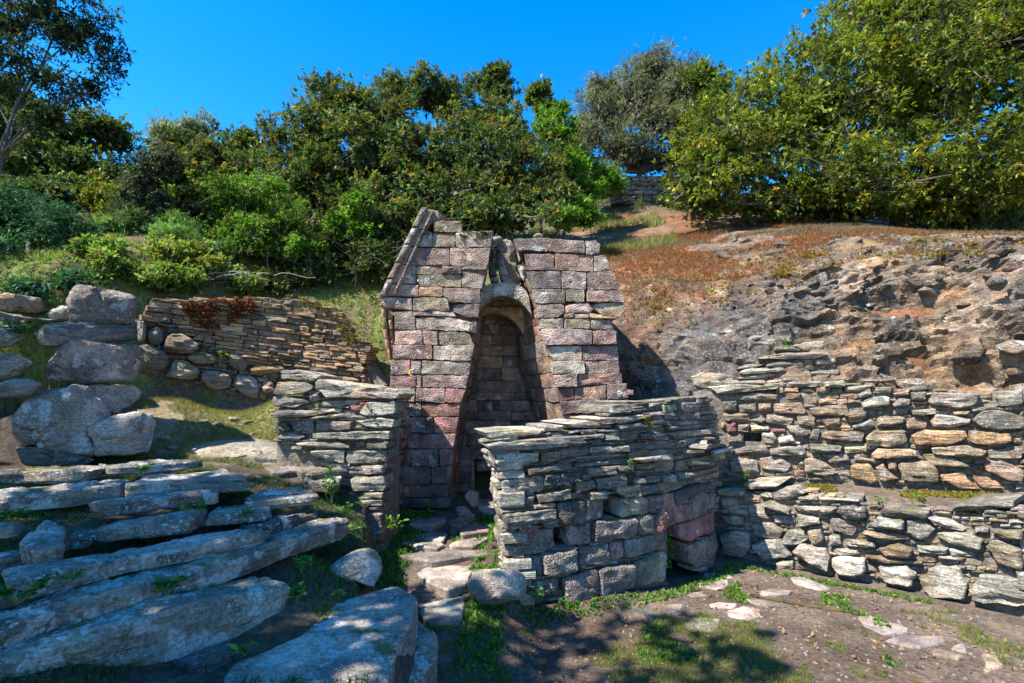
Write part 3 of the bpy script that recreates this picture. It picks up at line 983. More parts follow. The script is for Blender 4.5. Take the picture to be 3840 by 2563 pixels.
# side walls of the recess, leaning together
JR = sorted((z1_at(x, y, 5.8).z, z1_at(x, y, 5.8).x) for y, x in [(1600, 1125), (1140, 1092), (1030, 1075), (960, 1060), (850, 1035), (745, 1000), (660, 985), (600, 978), (530, 965), (455, 945), (362, 915), (270, 880), (200, 850)])
BR = sorted((z1_at(x, y, 6.9).z, z1_at(x, y, 6.9).x) for y, x in [(1560, 1010), (1140, 962), (850, 880), (640, 858), (520, 842), (300, 800)])
JL = sorted((z1_at(x, y, 5.8).z, z1_at(x, y, 5.8).x) for y, x in [(1525, 515), (1362, 535), (1193, 558), (1035, 582), (960, 604), (815, 636), (745, 653), (600, 668), (530, 678), (455, 686), (360, 710), (245, 736)])
itp = lambda T, z: float(np.interp(z, [t[0] for t in T], [t[1] for t in T]))
zrow = .40
while zrow < 3.05:
    z0, z1 = zrow, min(3.1, zrow + rng.uniform(.16, .21)); zrow = z1
    st = rng.uniform(-.015, .012)
    cuts = [0] + sorted([rng.uniform(.28, .42), rng.uniform(.6, .78)]) + [1]
    for f0, f1 in zip(cuts, cuts[1:]):
        def rp(f, z): return Vector((itp(JR, z) + .03 + (itp(BR, z) - itp(JR, z) - .03) * f + st, 5.86 + 1.06 * f, z))
        P = [rp(f0, z0), rp(f1, z0), rp(f1, z1), rp(f0, z1)]
        N = (P[1] - P[0]).cross(P[3] - P[0]); N = N if N.x < 0 else -N
        add_stone(temple, 'block', P, N, pick('', 'mBBR'), rng.uniform(.1, .5), M_TUFA, push=rng.uniform(-.012, .012), depth=.3, bev=.007, gap=.001, bulge=.003, rough=.009, rnd=.04)
        def lp(f, z): return Vector((itp(JL, z) - .02 + .03 * f, 5.92 + 1.0 * f, z))
        P = [lp(f0, z0), lp(f1, z0), lp(f1, z1), lp(f0, z1)]
        N = (P[1] - P[0]).cross(P[3] - P[0]); N = N if N.x > 0 else -N
        add_stone(temple, 'block', P, N, pick('', 'mRB'), rng.uniform(.0, .3), M_TUFA, push=rng.uniform(-.01, .0), depth=.25, bev=.014, gap=.003, bulge=.005, rough=.008, rnd=.07, nmin=14)
# rear wall of the recess with the low doorway
REAR = Wall([(-3, 6.9), (3, 6.9)])
ys = [440, 515, 580, 636, 690, 742, 800, 860, 925, 985, 1025, 1080, 1130, 1195, 1260, 1325, 1390, 1450, 1520]
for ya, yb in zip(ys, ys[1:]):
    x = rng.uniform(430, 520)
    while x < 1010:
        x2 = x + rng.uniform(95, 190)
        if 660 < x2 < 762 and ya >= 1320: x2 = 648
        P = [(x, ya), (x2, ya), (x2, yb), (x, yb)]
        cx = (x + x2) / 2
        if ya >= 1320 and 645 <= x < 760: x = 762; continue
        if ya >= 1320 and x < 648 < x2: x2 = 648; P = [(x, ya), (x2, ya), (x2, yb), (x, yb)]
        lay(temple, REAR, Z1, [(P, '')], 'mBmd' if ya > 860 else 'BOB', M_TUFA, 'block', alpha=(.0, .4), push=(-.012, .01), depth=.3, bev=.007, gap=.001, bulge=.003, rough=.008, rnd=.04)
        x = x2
lay(temple, REAR, Z1, parse('636,1268 775,1262 775,1330 636,1328|m'), 'm', M_TUFA, 'lintel', push=(.03, .035), depth=.3, rnd=.05, nmin=16)
lay(temple, REAR, Z1, parse('632,1333 652,1333 656,1495 632,1495|m\n752,1333 775,1333 775,1495 756,1495|m\n636,1500 775,1500 775,1530 636,1530|d'), 'm', M_TUFA, 'door_frame', push=(.03, .035), depth=.3, rnd=.05, nmin=14)
lay(temple, Wall([(-3, 7.0), (3, 7.0)]), Z1, parse('660,1335 752,1330 752,1388 660,1392|m'), 'm', M_TUFA, 'inner_lintel', push=(0, .01), depth=.3, rnd=.05, nmin=14)
# arch slabs
def arch(poly_px, Y, depth, code, name):
    P = [z1_at(x, y, Y) for x, y in poly_px]
    n = len(P); col = pick(code, code)
    V = [(p.x, Y, p.z) for p in P] + [(p.x, Y + depth, p.z) for p in P]
    me = bpy.data.meshes.new(name)
    bm = bmesh.new(); vs = [bm.verts.new(v) for v in V]
    bm.faces.new(vs[:n]); bm.faces.new(vs[n:][::-1])
    for i in range(n): bm.faces.new((vs[i], vs[n + i], vs[n + (i + 1) % n], vs[(i + 1) % n]))
    bmesh.ops.recalc_face_normals(bm, faces=bm.faces)
    bmesh.ops.triangulate(bm, faces=[f for f in bm.faces if len(f.verts) > 4])
    bmesh.ops.bevel(bm, geom=[e for e in bm.edges if e.calc_face_angle(0) > .6], offset=.008, segments=1, affect='EDGES')
    bm.to_mesh(me); bm.free()
    o = link(name, me, M_TUFA, temple); o.color = (*col, .6)
def arc(pts, n):
    pts = np.array(pts, float); t = np.linspace(0, 1, len(pts)); u = np.linspace(0, 1, n)
    p = np.polyfit(t, pts[:, 1], min(4, len(pts) - 1)); q = np.polyfit(t, pts[:, 0], min(3, len(pts) - 1))
    return [(float(np.polyval(q, v)), float(np.polyval(p, v))) for v in u]
arch(arc([(672, 478), (700, 445), (740, 427), (800, 420), (860, 428), (900, 450), (935, 500)], 12) + arc([(950, 600), (925, 560), (880, 515), (830, 497), (780, 494), (730, 510), (690, 540), (665, 575)], 14), 5.98, .26, 'k', 'arch_slab')
arch(arc([(640, 505), (720, 470), (800, 460), (870, 480), (930, 530)], 8) + arc([(905, 690), (872, 640), (830, 600), (780, 582), (730, 580), (680, 592), (640, 625)], 12), 6.5, .22, 'O', 'arch_slab')
# broken masonry above the arch, and slabs added behind it to shut light out
lay(temple, Wall([(-3, 6.12), (3, 6.12)]), Z1, parse('''
762,225 800,190 855,205 872,300 868,345 895,395 890,430 780,428 768,330|h
740,190 790,182 800,205 765,240 742,245|w
738,250 762,246 765,290 740,300|y
735,302 765,296 768,330 738,342|k
722,345 765,340 770,392 725,396|k
730,398 778,394 782,425 735,425|w
850,205 890,200 905,300 880,330 870,270|w
865,335 905,330 925,395 900,425|k
955,172 985,160 1010,185 990,200 950,196|w
'''), 'kwp', M_TUFA, 'rubble_stone', push=(-.04, .06), depth=.4, bev=.03, bulge=.03, rough=.03, rnd=.2)
for yy in (6.28, 6.75):
    P = [Vector((-.55, yy, 2.98)), Vector((.55, yy, 2.98)), Vector((.55, yy + .44, 2.98)), Vector((-.55, yy + .44, 2.98))]
    add_stone(temple, 'shading_slab', P, (0, 0, 1), pick('', 'B'), .1, M_TUFA, depth=.18)

# ------------------------------------------------------------------ curved wall in front
front = empty('curved_wall', (1.0, 4.6, 0))
tag(front, 'curved dry stone wall of thin grey slates on squared dark blocks with a drain', 'wall', kind='thing')
F_BLOCKS = parse('''
683,845 860,828 858,985 683,1000|d
862,828 985,822 980,950 862,970|k
1088,816 1268,805 1268,920 1100,945 1088,940|k
1270,800 1368,795 1365,890 1265,915|d
1370,790 1440,780 1445,860 1450,930 1385,1010 1345,1045 1308,1035 1315,960 1365,900|R
1450,870 1580,840 1580,960 1470,985 1440,950|R
1590,785 1680,780 1688,920 1585,955|k
1690,785 1715,780 1715,890 1688,895|k
1482,990 1585,960 1715,890 1728,1020 1700,1040 1560,1108 1490,1085|r
1440,775 1595,725 1595,790 1530,810 1500,865 1450,865|d
1610,730 1700,710 1715,770 1640,785|d
1548,1115 1655,1085 1665,1215 1600,1285 1552,1240|m
1657,1075 1735,1050 1735,1160 1670,1215|m
920,970 1195,940 1195,1065 925,1115|k
752,1004 910,980 918,1120 765,1143 754,1080|m
1200,930 1305,920 1310,1050 1200,1065|k
1320,1040 1395,1020 1400,1150 1328,1170|k
1125,1095 1318,1045 1330,1165 1135,1215|k
1022,1105 1120,1092 1130,1218 1045,1235|m
818,1142 1018,1112 1040,1230 820,1288|k
588,1187 805,1147 812,1300 600,1330|b
330,1070 655,1010 682,1150 500,1210 465,1205|m
450,1225 585,1192 588,1345 470,1310|d
520,1370 700,1335 700,1460 540,1480 515,1410|k
705,1340 945,1275 958,1440 850,1500 740,1500|m
948,1278 1190,1242 1190,1400 962,1468|k
1192,1242 1400,1160 1402,1362 1200,1400|y
''')
F_SLATES = parse('''
205,385 400,370 595,365 560,400 240,430|wD
595,350 725,340 715,375 600,385|wD
205,460 600,420 830,405 835,460 600,490 300,505 215,490|gDF
735,330 900,310 1055,345 1050,360 800,360|wD
835,375 940,365 935,400 840,400|g
840,405 985,395 970,425 850,430|w
942,370 1060,365 1065,385 945,388|g
990,392 1080,382 1085,440 985,440|g
1087,385 1205,375 1205,430 1090,440|g
1207,395 1330,380 1410,415 1400,435 1215,430|d
945,300 1230,270 1240,295 1120,330 960,320|wD
1035,205 1150,200 1150,260 1040,262|wD
1145,185 1270,178 1265,205 1170,235|kD
1165,240 1370,205 1375,240 1180,255|gD
1380,210 1480,200 1480,250 1390,262|w
1482,195 1610,190 1605,240 1490,250|k
1240,262 1360,250 1355,275 1245,285|w
1390,270 1590,255 1595,300 1400,310|t
1270,310 1390,300 1400,330 1280,345|k
1065,340 1200,325 1260,350 1080,365|g
1405,325 1600,305 1600,335 1410,345|g
1400,347 1570,338 1570,365 1410,375|k
1415,385 1645,365 1650,400 1420,420|g
1145,455 1420,440 1520,435 1525,490 1160,505|d
1530,425 1700,415 1690,465 1535,475|g
890,482 1140,472 1150,515 890,525|b
905,455 1140,448 1145,468 900,475|k
700,492 885,477 885,530 720,565|g
565,520 690,502 695,565 570,585|t
280,525 555,515 555,575 340,610 270,590|wF
235,520 275,535 290,600 275,625 240,570|w
770,550 1140,525 1140,545 900,562 790,575|g
770,592 1015,572 1010,600 800,620|g
475,622 770,577 770,615 485,665|g
870,620 1055,602 1055,665 880,675|g
1060,602 1160,592 1165,640 1070,650|d
1145,557 1410,527 1405,560 1200,580|wF
1180,597 1310,582 1310,620 1190,630|t
1190,635 1310,625 1305,650 1195,665|g
1330,562 1450,560 1445,640 1325,650|k
1465,572 1550,564 1545,630 1465,635|t
1555,562 1650,542 1780,517 1780,560 1560,610|t
1500,500 1610,495 1610,520 1505,522|wF
300,640 470,625 480,650 330,690|k
310,702 585,667 585,770 340,805|b
590,662 830,647 830,690 760,740 590,745|d
840,660 890,655 885,700 835,700|g
800,707 910,697 920,745 800,790|t
930,692 1120,652 1130,735 940,760|g
1125,667 1180,662 1180,720 1135,725|d
1175,687 1250,682 1245,720 1180,725|g
1255,677 1360,667 1360,714 1260,720|g
1362,667 1445,657 1455,710 1364,713|g
1460,652 1495,647 1495,695 1465,700|g
1500,647 1560,642 1555,680 1505,690|t
1560,652 1755,607 1750,640 1600,680 1560,677|t
1590,687 1740,642 1745,680 1600,720|t
1330,722 1550,697 1540,735 1370,790 1350,760|t
1065,737 1215,727 1220,800 1130,815 1075,790|t
1220,732 1350,727 1350,770 1230,800|g
540,792 760,752 765,820 560,845|b
880,772 1000,767 995,820 880,825|wF
345,822 525,802 530,880 340,890|d
520,857 665,847 665,880 525,885|w
300,922 660,882 660,950 340,1005|dF
575,972 680,947 680,1000 600,1010|b
420,1002 540,982 550,1030 440,1050|r
''')
F_HOLE = [[(1400, 1010), (1425, 1000), (1485, 985), (1495, 1090), (1550, 1110), (1555, 1245), (1600, 1290), (1560, 1370), (1405, 1370), (1400, 1150)], [(985, 795), (1090, 795), (1090, 945), (985, 950)], [(660, 1010), (755, 1000), (760, 1140), (690, 1145)]]
lay(front, FRONT, Z2, F_BLOCKS, 'kmd', M_TUFA, 'block', alpha=(.0, .45), push=(-.03, .03), depth=.3, bev=.016, gap=.001, bulge=.007, rough=.014, rnd=.08, nmax=36)
lay(front, FRONT, Z2, F_SLATES, 'gkt', M_SLATE, 'slate', alpha=(.15, .7), push=(-.02, .035), depth=.22, bev=.007, gap=.0015, bulge=.003, rough=.016, rnd=.06, layers=.010, seg=.04, nmax=36)
F_REG = [(205, 440), (600, 395), (1050, 350), (1035, 262), (1145, 190), (1480, 165), (1610, 150), (1700, 160), (1745, 240), (1765, 480), (1780, 600), (1750, 720), (1735, 1160), (1660, 1290), (1420, 1370), (1180, 1410), (960, 1470), (740, 1500), (540, 1480), (450, 1300), (320, 1060), (300, 640), (235, 560)]
ff = fill(F_REG, [p for p, _ in F_BLOCKS + F_SLATES], 6, (20, 34), (60, 170), slope=-.10, holes=F_HOLE)
lay(front, FRONT, Z2, [(p, '') for p in ff], 'gktg', M_SLATE, 'slate', alpha=(.1, .6), push=(-.045, .0), depth=.2, bev=.007, gap=.001, bulge=.003, rough=.014, rnd=.06, layers=.009, seg=.045, nmin=12, nmax=22)
F_OPEN = [[(1395, 1000), (1480, 980), (1560, 1100), (1570, 1240), (1610, 1300), (1570, 1380), (1395, 1380)], [(970, 780), (1095, 780), (1095, 960), (970, 960)], [(650, 1000), (760, 995), (775, 1160), (660, 1160)]]
core(front, FRONT, lambda s: 1.20 + .10 * s, -.2, M_MORTAR, inset=.075, thick=.42, holes=[[Z2(p) for p in h] for h in F_OPEN], s0=.2, s1=FRONT.S[-1] - .12, step=.03, m=40)
# pale end of the wall beside the path, and the far jamb of the passage behind it
ez = .1
while ez < 1.32:
    h = rng.uniform(.05, .12); s = 0.0
    while s < FRONT_END.S[-1] - .05:
        w = rng.uniform(.16, .38); e = min(FRONT_END.S[-1] + .02, s + w)
        a, N = FRONT_END.at(s); b, _ = FRONT_END.at(e)
        sl = .11 * (1.32 - ez)
        P = [a + Vector((sl, 0, ez)), b + Vector((sl, 0, ez + rng.uniform(-.01, .01))), b + Vector((sl, 0, ez + h)), a + Vector((sl, 0, ez + h + rng.uniform(-.01, .01)))]
        add_stone(front, 'slate', P, N, pick('', 'wgw'), rng.uniform(.3, .8), M_SLATE, push=rng.uniform(-.03, .02), depth=.2, bev=.015, rough=.014, rnd=.14, layers=.008)
        s = e
    ez += h

# the grey pipe end that drains through the wall
pc, pi_ = FRONT.hit(*Z2((1690, 505))); pdir = Vector((-.96, -.22, -.05)).normalized()
def tube_mesh(name, pts, radii, n=8, hollow=None, mat=None, cap=True):
    V, Fc = [], []
    for i, p in enumerate(pts):
        p = Vector(p)
        t = (Vector(pts[min(i + 1, len(pts) - 1)]) - Vector(pts[max(i - 1, 0)])).normalized()
        u = t.cross(Vector((0, 0, 1)));
        if u.length < .1: u = t.cross(Vector((1, 0, 0)))
        u.normalize(); w = t.cross(u)
        for k in range(n):
            a = 2 * math.pi * k / n; V.append(p + (u * math.cos(a) + w * math.sin(a)) * radii[i])
    m = len(pts)
    for i in range(m - 1):
        for k in range(n):
            j = (k + 1) % n; Fc.append((i * n + k, i * n + j, (i + 1) * n + j, (i + 1) * n + k))
    if cap: Fc.append(tuple(range(n))[::-1]); Fc.append(tuple(range((m - 1) * n, m * n)))
    me = bpy.data.meshes.new(name); me.from_pydata([tuple(v) for v in V], [], Fc); me.shade_smooth()
    if mat: me.materials.append(mat)
    return me
h1, i1 = FRONT.hit(*Z2((1630, 515))); h2, i2 = FRONT.hit(*Z2((1765, 492)))
pa = h1 + FRONT.normal(i1) * .10; pb = h2 + FRONT.normal(i2) * .07
pd = (pa - pb).normalized()
pipe = link('pipe', tube_mesh('pipe', [pb - pd * .1, pb, pa, pa, pa - pd * .08], [.021, .021, .021, .016, .015], 16, mat=M_PIPE, cap=False), loc=None)
tag(pipe, 'short grey plastic pipe sticking out of the curved slate wall', 'pipe')

# ------------------------------------------------------------------ stub wall on the left of the path
stub = empty('slate_wall', (-1.7, 4.7, .4))
tag(stub, 'short slate wall left of the paved path with a long slab on top', 'wall', kind='thing')
S_ST = parse('''
1130,680 1250,672 1410,715 1350,755 1140,735|wD
1090,830 1120,750 1300,755 1355,790 1300,835 1100,840|wD
1085,850 1200,845 1340,880 1220,925 1095,915|w
1365,760 1400,735 1900,800 1930,830 1890,870 1440,860 1380,810|wDF
1320,850 1390,815 1395,870 1330,890|k
1395,880 1640,870 1670,890 1500,920 1400,915|w
1590,905 1700,895 1650,960 1600,940|r
1690,890 1890,880 1885,970 1720,980 1650,960|w
1080,965 1150,935 1340,940 1490,945 1330,980 1120,990|gF
1335,985 1600,950 1660,965 1600,990 1340,997|w
1190,1010 1350,1005 1350,1075 1220,1080|k
1360,1005 1465,1005 1465,1075 1360,1078|k
1468,1010 1610,1010 1605,1070 1468,1075|k
1630,1010 1800,985 1890,1000 1870,1060 1720,1050|wF
1600,1045 1710,1030 1705,1060 1605,1065|w
1350,1085 1860,1072 1855,1130 1360,1130|wF
1120,1100 1220,1090 1300,1110 1240,1135 1100,1130|w
1090,1040 1150,1005 1210,1070 1150,1080|d
1620,1150 1690,1140 1690,1180 1625,1185|k
1695,1142 1845,1140 1840,1195 1695,1195|d
1240,1150 1500,1140 1600,1165 1590,1190 1260,1175|wF
1340,1200 1560,1195 1560,1290 1340,1230|g
1562,1197 1825,1205 1825,1285 1620,1295 1565,1290|w
1650,1305 1810,1300 1810,1350 1680,1365|w
1585,1380 1810,1370 1825,1420 1800,1470 1600,1470|w
1600,1480 1805,1476 1805,1520 1630,1525|b
1615,1530 1800,1525 1800,1565 1625,1565|b
1610,1570 1800,1568 1800,1605 1620,1605|k
1600,1612 1800,1610 1798,1700 1790,1790 1690,1760 1610,1700|b
''')
lay(stub, STUB, Z6, S_ST, 'gw', M_SLATE, 'slate', alpha=(.2, .8), push=(-.02, .03), depth=.28, bev=.010, gap=.002, bulge=.004, rough=.018, rnd=.07, layers=.011, seg=.04, nmax=36)
S_REG = [(1100, 760), (1400, 745), (1895, 830), (1885, 980), (1850, 1200), (1820, 1480), (1800, 1800), (1640, 1780), (1580, 1480), (1340, 1240), (1080, 1130)]
ff = fill(S_REG, [p for p, _ in S_ST], 6, (20, 34), (70, 180))
lay(stub, STUB, Z6, [(p, '') for p in ff], 'gkw', M_SLATE, 'slate', alpha=(.1, .6), push=(-.05, -.005), depth=.2, bev=.007, gap=.001, bulge=.003, rough=.014, rnd=.06, layers=.009, nmin=12, nmax=22)
core(stub, STUB, lambda s: 1.66, .2, M_MORTAR, inset=.07, thick=.4, s0=.34)
ez = .3
while ez < 1.72:
    h = rng.uniform(.05, .15); s = 0.02
    while s < STUB_SIDE.S[-1] - .05:
        e = min(STUB_SIDE.S[-1] - .02, s + rng.uniform(.14, .34))
        a, N = STUB_SIDE.at(s); b, _ = STUB_SIDE.at(e)
        lean = .05 * (ez - .3)
        P = [a + Vector((lean, 0, ez)), b + Vector((lean, 0, ez)), b + Vector((lean, 0, ez + h)), a + Vector((lean, 0, ez + h))]
        add_stone(stub, 'slate', P, N, pick('', 'grtkB'), rng.uniform(.1, .5), M_SLATE, push=rng.uniform(-.03, .02), depth=.2, bev=.015, rough=.014, rnd=.12, layers=.008)
        s = e
    ez += h
core(stub, STUB_SIDE, 1.62, .2, M_MORTAR, inset=.07, thick=.3, s0=.2)

# ------------------------------------------------------------------ right-hand walls
upper = empty('rubble_wall', (3.6, 5.4, .75))
tag(upper, 'high rubble wall of rust and grey stones standing below the rock outcrop', 'wall', kind='thing')
U_ST = parse('''
550,365 750,360 740,395 555,400|wD
500,375 550,370 545,400 500,395|w
760,365 890,355 900,395 770,400|wD
885,395 1050,375 1075,390 960,430 890,425|gD
960,440 1040,400 1050,440 980,465|g
1050,400 1175,390 1170,435 1060,435|t
1190,350 1320,340 1415,380 1380,415 1290,420 1200,390|kD
1170,430 1265,415 1270,445 1180,450|t
1275,425 1370,420 1365,475 1285,475|g
1375,470 1420,425 1690,430 1670,500 1580,525 1380,495|gD
980,480 1100,445 1160,455 1155,500 1000,525|wF
1165,500 1210,460 1280,465 1270,500 1180,515|wF
470,490 640,485 665,530 650,555 475,550|B
680,520 900,490 915,545 870,565 700,565|t
1160,540 1200,520 1270,525 1260,555 1170,560|t
1275,530 1420,520 1430,555 1290,565|wF
880,560 930,530 1020,540 1010,575 920,585|gF
350,590 400,565 430,590 400,610|g
425,555 530,560 595,590 560,625 430,610|t
605,560 720,570 720,625 615,620|t
740,580 860,565 870,620 790,640|B
935,620 1050,580 1070,620 1010,650 930,640|wF
1070,580 1130,560 1240,570 1235,610 1080,630|tF
1240,610 1290,570 1380,600 1370,640 1260,645|B
1390,600 1420,550 1630,580 1625,610 1500,635 1400,630|wF
1635,590 1700,530 1800,530 1940,570 1940,640 1800,650 1680,630|kF
545,620 690,620 695,670 640,700 560,660|g
680,700 700,645 745,645 735,710|g
755,665 800,650 1005,660 1000,720 880,715 770,700|k
1005,700 1060,645 1240,650 1265,710 1160,750 1020,735|tF
1275,680 1340,645 1590,650 1605,690 1500,735 1310,735|oF
1615,650 1850,660 1870,720 1750,745 1625,720|oF
1855,670 1940,645 1940,740 1890,730|t
450,640 540,640 545,665 460,665|r
400,665 470,655 490,700 470,735 410,725|w
500,690 580,675 605,715 500,730|w
215,750 430,735 450,790 240,800|g
445,755 640,735 665,775 640,800 450,795|g
680,725 875,740 870,775 690,785|k
880,725 1020,725 1030,780 890,790|t
1045,790 1080,755 1300,760 1320,800 1280,810 1060,815|tF
1390,750 1600,732 1720,770 1690,805 1400,790|tF
1725,760 1940,742 1940,820 1740,820|k
205,820 300,815 380,830 390,900 220,900|b
385,810 500,800 580,855 550,900 400,880|g
650,820 700,805 800,850 860,900 790,920 660,900|t
750,790 900,782 925,830 800,845|g
940,800 1060,820 1140,830 1100,860 950,830|k
920,850 1040,840 1090,950 1040,960 925,930|oF
1070,870 1110,840 1160,900 1210,930 1100,950|tF
1135,830 1195,825 1200,890 1150,880|t
1202,840 1380,822 1440,880 1440,955 1250,950 1210,900|tF
1340,790 1450,782 1620,850 1610,870 1400,860|tF
1445,910 1590,890 1620,940 1700,1000 1560,995 1470,950|o
1700,850 1780,812 1940,880 1940,950 1840,940 1720,890|tF
1620,905 1780,940 1830,1000 1705,1000|o
170,480 255,475 255,540 180,540|k
260,500 370,490 375,540 265,545|k
380,490 460,490 460,540 385,540|t
175,550 335,545 335,600 185,600|t
190,605 250,600 255,660 200,660|r
260,615 330,610 330,660 265,660|t
330,620 440,615 450,650 340,660|w
80,392 250,377 500,387 500,410 150,440|wDF
160,450 370,430 500,440 490,475 170,475|k
200,680 300,670 290,720 210,730|g
1790,420 1940,410 1940,500 1800,515 1785,470|wD
1620,510 1760,505 1740,540 1640,545|t
1520,540 1630,535 1600,560 1530,560|t
''')
U_HOLE = [[(295, 670), (398, 668), (400, 728), (292, 728)]]
lay(upper, UPPER, Z3, U_ST, 'gtw', M_SLATE, 'stone', alpha=(.1, .6), push=(-.02, .05), depth=.3, bev=.014, gap=.002, bulge=.010, rough=.024, rnd=.09, layers=.010, seg=.045, nmax=34)
U_REG = [(150, 400), (500, 365), (900, 355), (1190, 345), (1420, 400), (1700, 430), (1960, 420), (1960, 1010), (1400, 985), (900, 950), (200, 930)]
ff = fill(U_REG, [p for p, _ in U_ST], 6, (22, 44), (44, 130), holes=U_HOLE)
lay(upper, UPPER, Z3, [(p, '') for p in ff], 'gtkB', M_SLATE, 'stone', alpha=(.0, .5), push=(-.06, -.01), depth=.2, bev=.010, gap=.001, bulge=.006, rough=.018, rnd=.09, layers=.008, nmin=11, nmax=20)
U_OUT = Wall([(4.7, 4.7), (5.6, 4.1)])
core(upper, UPPER, lambda s: 1.72, .4, M_MORTAR, inset=.055, thick=.35, holes=[[Z3(p) for p in h] for h in U_HOLE])

lower = empty('terrace_wall', (3.0, 4.9, 0))
tag(lower, 'low grey rubble wall holding the mossy terrace above the court', 'wall', kind='thing')
L_ST = parse('''
385,1020 430,1005 450,1050 390,1045|g
455,1010 600,980 660,1020 560,1060 470,1065|g
615,1040 730,1035 735,1060 620,1065|g
735,1045 970,1055 980,1075 740,1065|wD
395,1080 450,1060 570,1115 575,1145 440,1110|wF
580,1090 850,1100 830,1130 760,1155 620,1130|g
860,1090 1025,1100 1020,1160 900,1175 840,1130|gF
310,1090 390,1085 460,1160 440,1180 330,1160|w
460,1145 590,1150 600,1215 480,1200|w
610,1140 740,1165 750,1200 620,1215|w
800,1165 930,1180 970,1220 940,1280 810,1240|g
1045,1200 1080,1160 1240,1175 1240,1230 1060,1220|wF
1090,1130 1130,1090 1400,1105 1370,1175 1120,1130|gDF
1255,1170 1360,1180 1430,1240 1340,1300 1260,1260|g
1370,1150 1500,1170 1600,1230 1590,1245 1420,1210|w
1420,1250 1600,1245 1710,1290 1690,1350 1560,1330 1430,1280|gF
340,1195 460,1190 535,1240 500,1290 350,1275|g
520,1300 560,1230 650,1230 680,1290 610,1320 540,1320|wF
670,1235 750,1225 770,1290 720,1325 680,1290|w
790,1270 860,1260 870,1325 800,1330|w
880,1290 1060,1300 1070,1340 900,1330|w
980,1240 1250,1265 1280,1295 1100,1290|t
1080,1340 1190,1310 1290,1340 1280,1400 1130,1390|tF
1315,1320 1500,1345 1490,1380 1320,1370|w
1500,1340 1650,1375 1640,1400 1510,1390|w
340,1330 420,1290 520,1290 590,1390 420,1415|wF
580,1360 640,1310 780,1340 810,1400 800,1480 720,1450|bF
790,1345 970,1350 980,1380 860,1395|w
820,1400 870,1385 1010,1400 1020,1470 960,1505 860,1490 820,1450|wF
995,1380 1150,1395 1370,1430 1100,1430|t
1080,1440 1250,1440 1320,1490 1280,1568 1120,1540|wF
1325,1520 1400,1450 1560,1450 1610,1568 1600,1640 1400,1640|wF
1720,1330 1760,1290 1940,1340 1940,1470 1800,1440|tF
1625,1580 1700,1490 1960,1530 1980,1690 1640,1660|wF
1740,1240 1940,1230 1940,1290 1840,1290|g
1435,1385 1600,1400 1580,1425 1440,1410|g
480,1420 590,1410 590,1470 475,1480|w
150,1050 240,1050 270,1120 230,1150 160,1100|b
150,1140 280,1160 300,1210 180,1200|b
160,1260 260,1230 330,1250 340,1330 310,1390 190,1370|bF
140,1000 300,1000 295,1035 150,1030|wD
280,965 510,965 500,985 310,1000|wD
1500,1085 1880,1065 1885,1110 1600,1125|gD
''')
lay(lower, LOWER, Z3, L_ST, 'gw', M_SLATE, 'stone', alpha=(.1, .6), push=(-.02, .05), depth=.3, bev=.016, gap=.002, bulge=.012, rough=.026, rnd=.10, layers=.010, seg=.045, nmax=34)
L_REG = [(140, 1005), (500, 985), (960, 1040), (1100, 1090), (1500, 1110), (1960, 1110), (1990, 1680), (1620, 1640), (1320, 1560), (1080, 1530), (800, 1480), (470, 1470), (340, 1400), (150, 1380)]
ff = fill(L_REG, [p for p, _ in L_ST], 6, (24, 48), (50, 140), slope=.05)
lay(lower, LOWER, Z3, [(p, '') for p in ff], 'gtkw', M_SLATE, 'stone', alpha=(.0, .5), push=(-.06, -.01), depth=.2, bev=.010, gap=.001, bulge=.006, rough=.020, rnd=.09, layers=.008, nmin=11, nmax=20)
core(lower, LOWER, lambda s: .66 + .03 * s, -.2, M_MORTAR, inset=.055, thick=.3)

heap = empty('slate_heap', (3.0, 6.2, 1.8))
tag(heap, 'small stepped heap of flat slates against the grey rock above the rubble wall', 'stone heap')
HEAP = Wall([(1.9, 6.2), (2.7, 6.12), (3.3, 5.95), (4.2, 5.6)])
lay(heap, HEAP, Z3, parse('''
470,160 560,150 640,185 480,182|g
565,150 780,110 770,170 645,185|w
345,230 530,195 720,195 800,210 720,230 540,235|wF
420,265 540,237 700,228 700,270 600,280 430,280|g
710,240 830,225 840,255 720,265|w
265,310 300,290 520,275 555,300 300,325|wF
250,340 440,312 500,322 420,345 260,350|w
560,312 860,290 860,330 640,345|k
425,357 530,347 540,372 430,382|w
250,290 310,260 420,262 350,290|g
520,335 640,345 640,362 530,365|k
60,372 260,352 420,350 430,378 200,385|w
870,345 1000,330 1130,325 1180,350 900,365|k
1140,300 1370,270 1360,300 1180,335|g
'''), 'gw', M_SLATE, 'slate', alpha=(.4, .9), push=(-.02, .05), depth=.45, bev=.02, gap=.002, bulge=.008, rough=.018, rnd=.14, layers=.01)
for xx, zz, ww in [(2.2, 1.75, .5), (2.75, 1.78, .6), (3.3, 1.76, .5), (3.05, 2.05, .5), (2.85, 2.2, .4)]:
    a, N = HEAP.at(min(HEAP.S[-1], max(0, xx - 1.9)))
    b_, _ = HEAP.at(min(HEAP.S[-1], max(0, xx - 1.9 + ww)))
    P = [a + Vector((0, .06, zz)), b_ + Vector((0, .06, zz)), b_ + Vector((0, .06, zz + .2)), a + Vector((0, .06, zz + .2))]
    add_stone(heap, 'slate', P, N, pick('', 'gk'), .4, M_SLATE, push=-.02, depth=.4, bev=.03, rough=.03)

